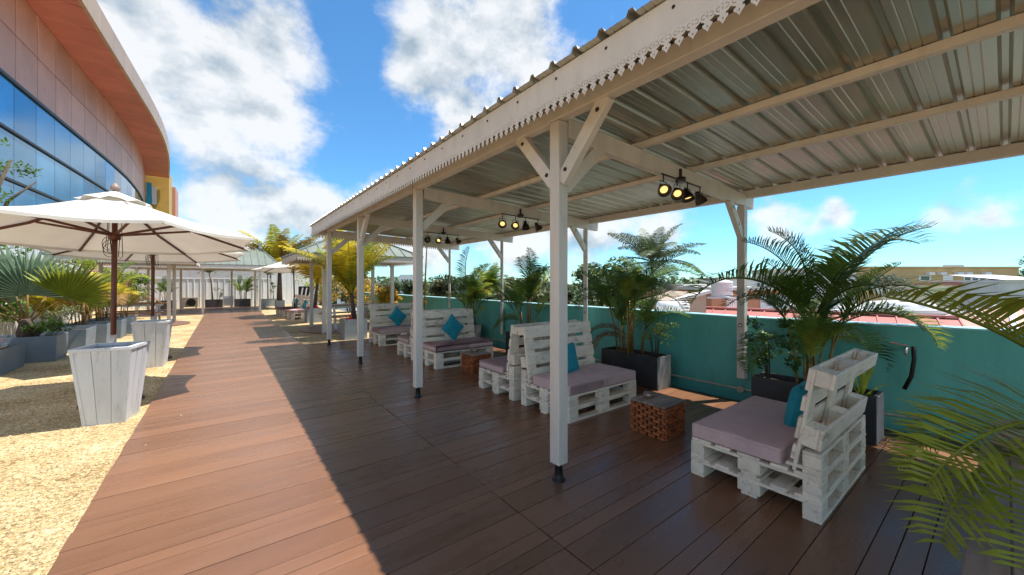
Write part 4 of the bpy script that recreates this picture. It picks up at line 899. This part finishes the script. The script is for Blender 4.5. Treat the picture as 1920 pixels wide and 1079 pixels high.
# ------------------------------------------------------------------ town beyond the wall
def block(name, label, px0, px1, top, Z, m, depth=8, cat='building', bot=-7, turn=0., group=None, roof=None):
    """rectangular building whose camera-side face spans px0..px1 at distance Z, with its parts"""
    a, c = W(px0, top, Z), W(px1, top, Z); wd = (c - a).length; ctr = (a + c) / 2; zt = a.z
    t = thing(name, label, cat, (ctr.x, ctr.y, bot), -YAW + turn, group)
    b = MB(); b.box(-wd / 2, wd / 2, 0, depth, 0, zt - bot); b.obj('wall', m, t)
    b = MB(); b.box(-wd / 2 - .15, wd / 2 + .15, -.15, depth + .1, zt - bot + .002, zt - bot + .22); b.obj('roof', roof or m, t)
    t['w'] = wd; return t, wd, zt - bot, Z, (px0 + px1) / 2, top
def win(B, px0, px1, y0, y1, m, name='window', frame=None, panes=0, out=.05):
    t, wd, h, Z, pc, top = B; k_ = Z / F_PX; x0, x1 = (px0 - pc) * k_, (px1 - pc) * k_; z0, z1 = h - (y1 - top) * k_, h - (y0 - top) * k_
    b = MB(); b.box(x0, x1, -out, .02, z0, z1); o = b.obj(name, m, t)
    if frame:
        f = MB(); d = .05 * (z1 - z0) + .02; f.box(x0 - d, x1 + d, -out - .03, -out + .01, z1, z1 + d); f.box(x0 - d, x1 + d, -out - .03, -out + .01, z0 - d, z0); f.obj('frame', frame, o)
    for i in range(panes):
        s = (x1 - x0) / panes; f = MB(); f.box(x0 + s * i + s * .15, x0 + s * (i + .85), -out - .02, -out - .005, z0 + (z1 - z0) * .12, z1 - (z1 - z0) * .12); f.obj('pane', pane_m, o)
    return o
pane_m = mat('dark_pane', (.03, .04, .05), .15, spec=.8)
ochre = mat('ochre_wall', (.56, .38, .17), .8, .05, (.4, .12)); cream = mat('cream_wall', (.84, .74, .53), .8, .05, (.5, .1), dirt=(.6, .3, (.45, .36, .25))); pale = mat('pale_wall', (.78, .74, .67), .8, .05, (.5, .12), dirt=(.5, .35, (.4, .36, .3)))
sienna = mat('sienna_wall', (.62, .27, .15), .8, .05, (.5, .12)); redroof = mat('red_sheet', (.50, .17, .135), .5, .06, (.8, .12)); tanw = mat('tan_wall', (.46, .37, .27), .8, .05, (.6, .12)); rw = mat('rooftop_white', (.78, .78, .77), .5, .05, (1, .06)); greyw = mat('grey_wall', (.55, .55, .53), .8, .05, (.5, .15))
rustp = mat('faded_pink', (.58, .36, .28), .7, .08, (.6, .15))
B = block('office_building', 'long ochre building with white shutters and row of air conditioners', 1585, 1915, 503, 56, ochre, 9, turn=.02)
for a, c, d in ((1768, 1787, 0), (1808, 1852, 3), (1865, 1892, 1), (1722, 1745, 1)): win(B, a, c, 517, 527, rw, 'shutter', None, d)
for a in (1735, 1758, 1790, 1807, 1843): win(B, a, a + 11, 511, 516, rw, 'air_conditioner', out=.5)
for a, y in ((1675, 541), (1718, 541), (1640, 541)): win(B, a, a + 13, y, y + 10, rw, 'window', None, 0)
win(B, 1692, 1695, 522, 535, rw, 'pipe'); win(B, 1768, 1808, 497, 502, rw, 'parapet_box')
B = block('house', 'cream house with pink barred window below the ochre building', 1787, 1900, 535, 40, cream, 8, turn=-.05, roof=redroof)
win(B, 1854, 1875, 540, 555, mat('pink_bars', (.42, .16, .18), .6), 'window', cream, 3); win(B, 1853, 1870, 574, 590, tanw, 'window', None, 2); win(B, 1810, 1813, 532, 552, sienna, 'drain_pipe')
B = block('house', 'grey shed with pale corrugated roof beside the cream house', 1872, 1985, 530, 37, greyw, 6)
b = MB(); t, wd, h = B[0], B[1], B[2]; b.poly([(-wd / 2, -.5, h + .25), (wd / 2, -.5, h + .25), (wd / 2, 5, h + .85), (-wd / 2 + .8, 5, h + .85)]); b.poly([(-wd / 2, -.5, h + .25), (-wd / 2 + .8, 5, h + .85), (wd / 2, 5, h + .24), (wd / 2, -.5, h + .24)]); b.obj('pitched_roof', rw, t)
# red roof just beyond the wall
pA, pB = W(1318, 578, 20), W(1797, 597, 14.2); pA.z = pB.z = .16
t = thing('red_roof_building', 'long low building with ribbed red metal roof just beyond the teal wall', 'building', (0, 0, 0)); ax = (pB - pA).normalized(); nr_ = Vector((-ax.y, ax.x, 0))
if nr_.dot(Vector((-pA.x, -pA.y, 0))) < 0: nr_ = -nr_
b = MB(); dn_ = Vector((0, 0, -1.25)); q = [pA, pB, pB + nr_ * 4.2 + dn_, pA + nr_ * 4.2 + dn_]; b.poly(q); q2 = [pA, pA - nr_ * 4 + dn_, pB - nr_ * 4 + dn_, pB]; b.poly(q2); rf = b.obj('roof', redroof, t)
Lr = (pB - pA).length; n = int(Lr / .55)
for i in range(n + 1):
    c = pA + ax * Lr * i / n + Vector((0, 0, .02)); b = MB(); b.bar(c, c + nr_ * 4.2 + dn_, .05, .06); b.obj('rib', redroof, rf)
b = MB(); b.bar(pA + Vector((0, 0, .05)), pB + Vector((0, 0, .05)), .3, .07); b.obj('ridge_cap', redroof, rf)
b = MB(); wl = [pA + nr_ * 4 + dn_, pB + nr_ * 4 + dn_, pB - nr_ * 3.8 + dn_, pA - nr_ * 3.8 + dn_]; b.hexa([(x.x, x.y, -7) for x in wl] + [(x.x, x.y, -1.15) for x in wl]); b.obj('wall', pale, t)
# hip roof at the right
apx = W(1896, 569, 24); t = thing('house', 'house with faded pink hip roof and white ridges below the cream house', 'house', (apx.x, apx.y, 0), -YAW); z1 = apx.z; b = MB(); co = [(-3.2, -2.6, z1 - 1.5), (3.4, -2.6, z1 - 1.5), (3.4, 2.6, z1 - 1.5), (-3.2, 2.6, z1 - 1.5)]
for i in range(4): b.poly([co[i], co[(i + 1) % 4], (0, 0, z1)])
rf = b.obj('roof', rustp, t)
for q in co: b = MB(); b.bar(Vector(q) + Vector((0, 0, .05)), (0, 0, z1 + .05), .28, .08); b.obj('ridge', rw, rf)
for i in range(1, 12):
    x = -3.2 + 6.6 * i / 12; f = (1 - abs(x - .1) / 3.3); b = MB(); b.bar((x, -2.6, z1 - 1.46), (x * (1 - f), -2.6 * (1 - f), z1 - 1.46 + 1.5 * f), .05, .05); b.obj('seam', rustp, rf)
b = MB(); b.box(-2.9, 3.1, -2.3, 2.3, -7, z1 - 1.5); b.obj('wall', cream, t)
# water tank on stand, sienna building
B = block('house', 'sienna building with white framed windows under the water tank', 1334, 1472, 545, 25, sienna, 5, roof=pale)
for a in (1366, 1378): win(B, a, a + 8, 556, 577, rw, 'window', None, 1)
win(B, 1425, 1475, 553, 590, rw, 'wall_panel'); win(B, 1436, 1462, 558, 574, pale, 'window', None, 1)
c = W(1353.5, 557, 22); t = thing('water_tank', 'white ribbed upright water tank on a slatted stand', 'tank', (c.x, c.y, c.z))
b = MB(); r0 = 37 / 2 / F_PX * 22; hh = 33 / F_PX * 22; prof = [(r0 * .97, 0)]
for i in range(9): z = hh * .86 * i / 9; prof += [(r0 * .97, z + .02), (r0, z + .03), (r0, z + hh * .06), (r0 * .97, z + hh * .07)]
prof += [(r0 * .95, hh * .88), (r0 * .35, hh * .97), (r0 * .3, hh), (0, hh)]
b.lathe(prof, 24); b.obj('tank_body', rw, t); b = MB(); b.box(-r0 * 1.05, r0 * 1.05, -r0, r0, -.1, -.002); b.obj('stand_top', rw, t)
for i in range(6): x = -r0 + 2 * r0 * i / 5; b = MB(); b.box(x - .04, x + .04, -r0, -r0 + .08, -3, -.1); b.obj('stand_leg', rw, t)
b = block('house', 'long beige block with dark window behind the water tank', 1372, 1452, 524, 46, pale, 8, roof=tanw); win(b, 1418, 1433, 530, 541, rw, 'window', None, 2); win(b, 1442, 1448, 528, 545, tanw, 'pipe')
B = block('house', 'grey building with dark rooftop box behind the tall palm', 1488, 1605, 506, 52, pale, 9)
win(B, 1547, 1577, 491, 498, greyw, 'rooftop_box', out=1.0); win(B, 1542, 1600, 499, 503, rw, 'rooftop_slab', out=.8); win(B, 1530, 1545, 512, 520, rw, 'window', None, 1); win(B, 1592, 1600, 543, 558, pale, 'window', None, 1)
# tan gable wall with white coping
B0, B1 = W(1268, 567, 18), W(1324, 549, 18); t = thing('lean_to_house', 'tan rendered outhouse with sloping pale coping', 'house', (B0.x, B0.y, 0), -YAW); wd = (B1 - B0).xy.length
b = MB(); b.hexa([(0, 0, -7), (wd, 0, -7), (wd, 4, -7), (0, 4, -7), (0, 0, B0.z), (wd, 0, B1.z), (wd, 4, B1.z), (0, 4, B0.z)]); b.obj('wall', tanw, t)
b = MB(); b.bar((-.2, -.02, B0.z + .05), (wd + .1, -.02, B1.z + .06), .5, .14); b.obj('coping', pale, t)
c = W(1262, 576, 15.5); t = thing('cylinder_tank', 'white cylindrical tank lying behind the teal wall', 'tank', (c.x, c.y, c.z), -YAW)
b = MB(); b.tube([(-.62, 0, 0), (-.6, 0, 0), (.56, 0, 0), (.62, 0, 0)], [.16, .235, .235, .16], 20); b.obj('tank_body', rw, t)
for x in (-.4, .4): b = MB(); b.box(x - .04, x + .04, -.2, .2, -1.6, -.2); b.obj('cradle', greyw, t)
c = W(1262, 600, 15.5); b = MB(); b.box(-2, 2, -1.4, 1.4, -7, -1.62 + 1.0 - 1.0 + .0); b = MB()
B = block('house', 'low flat roofed house carrying the white cylindrical tank', 1215, 1310, 602.5, 14.6, pale, 3)
B = block('house', 'low pale building with roof terrace left of the water tank', 1285, 1345, 539, 30, pale, 6); 
B = block('house', 'low white roofed workshop cluttered with tanks in front of the ochre building', 1560, 1800, 588, 26, greyw, 8, roof=rw)
for i, (a, y) in enumerate(((1637, 574), (1668, 573), (1700, 577), (1735, 578))):
    c = W(a, y + 8, 27); b = MB(); b.tube([(-.6, 0, .35), (-.5, 0, .35), (.5, 0, .35), (.6, 0, .35)], [.2, .33, .33, .2], 14); props(b.obj('roof_tank', rw, None, (c.x, c.y, c.z), (0, 0, -YAW)), 'white tank lying on the workshop roof in front of the ochre building', 'tank', 'white tanks on the workshop roof')
B = block('house', 'white villa with balustrade seen beyond the gazebo post', 748, 776, 519, 120, rw, 8)
for i in range(4): win(B, 753 + i * 5, 755.5 + i * 5, 524, 531, pane_m, 'window')
win(B, 750, 774, 515.5, 519, greyw, 'roof_balustrade')
B = block('house', 'white gabled house seen between the yellow palms', 632, 656, 518, 90, rw, 7, roof=greyw)
for i in range(3): win(B, 638 + i * 5, 641 + i * 5, 524, 531, pane_m, 'window')
# ------------------------------------------------------------------ trees beyond the wall
def tree(name, label, px, py, Z, rpx, ztop_px, m, n=2600, leaf=.28, group='trees beyond the teal wall', seed=1, flat=.8):
    rn = random.Random(seed); c = W(px, py, Z); r = rpx / F_PX * Z; t = thing(name, label, 'tree', (c.x, c.y, -7), 0, group); hc = c.z + 7
    b = MB(); b.tube([(0, 0, 0), (.1, .1, hc * .45), (0, 0, hc * .8)], [.28, .2, .1], 8)
    cl = []
    for i in range(26):
        a = rn.random() * 6.28; q = rn.random() ** .5 * .72; cl.append((math.cos(a) * r * q, math.sin(a) * r * q, hc + r * flat * rn.uniform(-.75, .72) * (1 - .45 * q)))
        if i < 9: b.tube([(0, 0, hc * .5), (cl[-1][0] * .5, cl[-1][1] * .5, hc * .62), cl[-1]], [.11, .07, .03], 5)
    b.obj('trunk', bark_m, t); b = MB()
    for x, y, z in cl:
        s = r * rn.uniform(.24, .40); leaf_cloud(b, (x, y, z), s, s, s * .75, n // 26, leaf, rn, .55, 1.7)
    b.obj('crown', m, t); return t
tree('mango_tree', 'large round green tree behind the pergola bay', 1142, 528, 28, 72, 470, leaf_m, 7500, .30, None, 5, .82)
tree('bushy_tree', 'dark dense tree behind the coconut palm', 1200, 540, 34, 42, 500, leaf_d, 3000, .3, None, 6)
for i, (px, py, Z, r) in enumerate(((835, 540, 42, 34), (780, 545, 46, 30), (700, 545, 50, 40), (872, 535, 50, 26), (1000, 545, 44, 32), (745, 540, 60, 24), (610, 540, 50, 30), (660, 548, 44, 26), (960, 540, 52, 30), (1055, 548, 40, 24))):
    tree('scrub_tree', ['grey green scrubby tree', 'olive scrubby tree'][i % 2] + ' in the valley beyond the teal wall, ' + ['behind the third back post', 'left of the slim palm', 'behind the gazebo', 'left of the shaggy palm', 'right of the shaggy palm', 'below the white villa', 'behind the yellow palm', 'by the gabled house', 'behind the second trough palm', 'next to the round green tree'][i], px, py, Z, r, 0, [leaf_o, leaf_d][i % 2], 2600, .34, 'scrub trees beyond the teal wall', 300 + i)
tree('feathery_tree', 'feathery grey tree at the edge beyond the cream house', 1935, 500, 42, 26, 470, leaf_d, 1200, .3, None, 9, 1.3)
def crown_palm(label, px, py, Z, rpx, n, mats, seed, name='coconut_palm', lo=88):
    rn = random.Random(seed); c = W(px, py, Z); r = rpx / F_PX * Z; t = thing(name, label, 'palm', (c.x, c.y, -7), 0); h = c.z + 7
    b = MB(); b.tube([(0, 0, 0), (.15, .1, h * .5), (0, 0, h)], [.2, .16, .13], 9); b.obj('trunk', bark_m, t)
    for i in range(n):
        pt = R(-2 + lo * (i / n) ** .8); put('frond', YF[rn.randrange(3)], t, (0, 0, h), (rn.uniform(-.3, .3), pt, 2.4 * i + rn.uniform(-.2, .2)), r * 1.25 * rn.uniform(.85, 1.1), mats[rn.randrange(len(mats))])
crown_palm('tall coconut palm standing right of the round green tree', 1224, 492, 34, 74, 26, [mat('coco_green', (.15, .18, .085), .5, .3, (2, .3), trans=.2), leaf_d], 1)
crown_palm('shaggy round date palm with golden lower fronds beyond the wall', 917, 536, 26, 40, 60, [palm_g, palm_l, palm_g, palm_b], 2, 'date_palm', 120)
crown_palm('small distant palm above the scrub', 1020, 510, 60, 14, 16, [palm_d], 3)
def woods():
    b = MB(); rn = random.Random(77)
    for i in range(520):
        a = R(-40 + 150 * rn.random()); d = rn.uniform(130, 320); x, y = d * math.sin(a), d * math.cos(a); hgt = rn.uniform(4, 10) * (.6 + d / 400)
        for j in range(2): leaf_cloud(b, (x + rn.uniform(-5, 5), y + rn.uniform(-5, 5), -7 + hgt * .55), 6, 6, hgt * .55, 60, 2.2, rn, .6, 1.4)
    props(b.obj('far_woods', leaf_d), 'distant band of trees along the horizon', 'woods', kind='stuff')
woods()
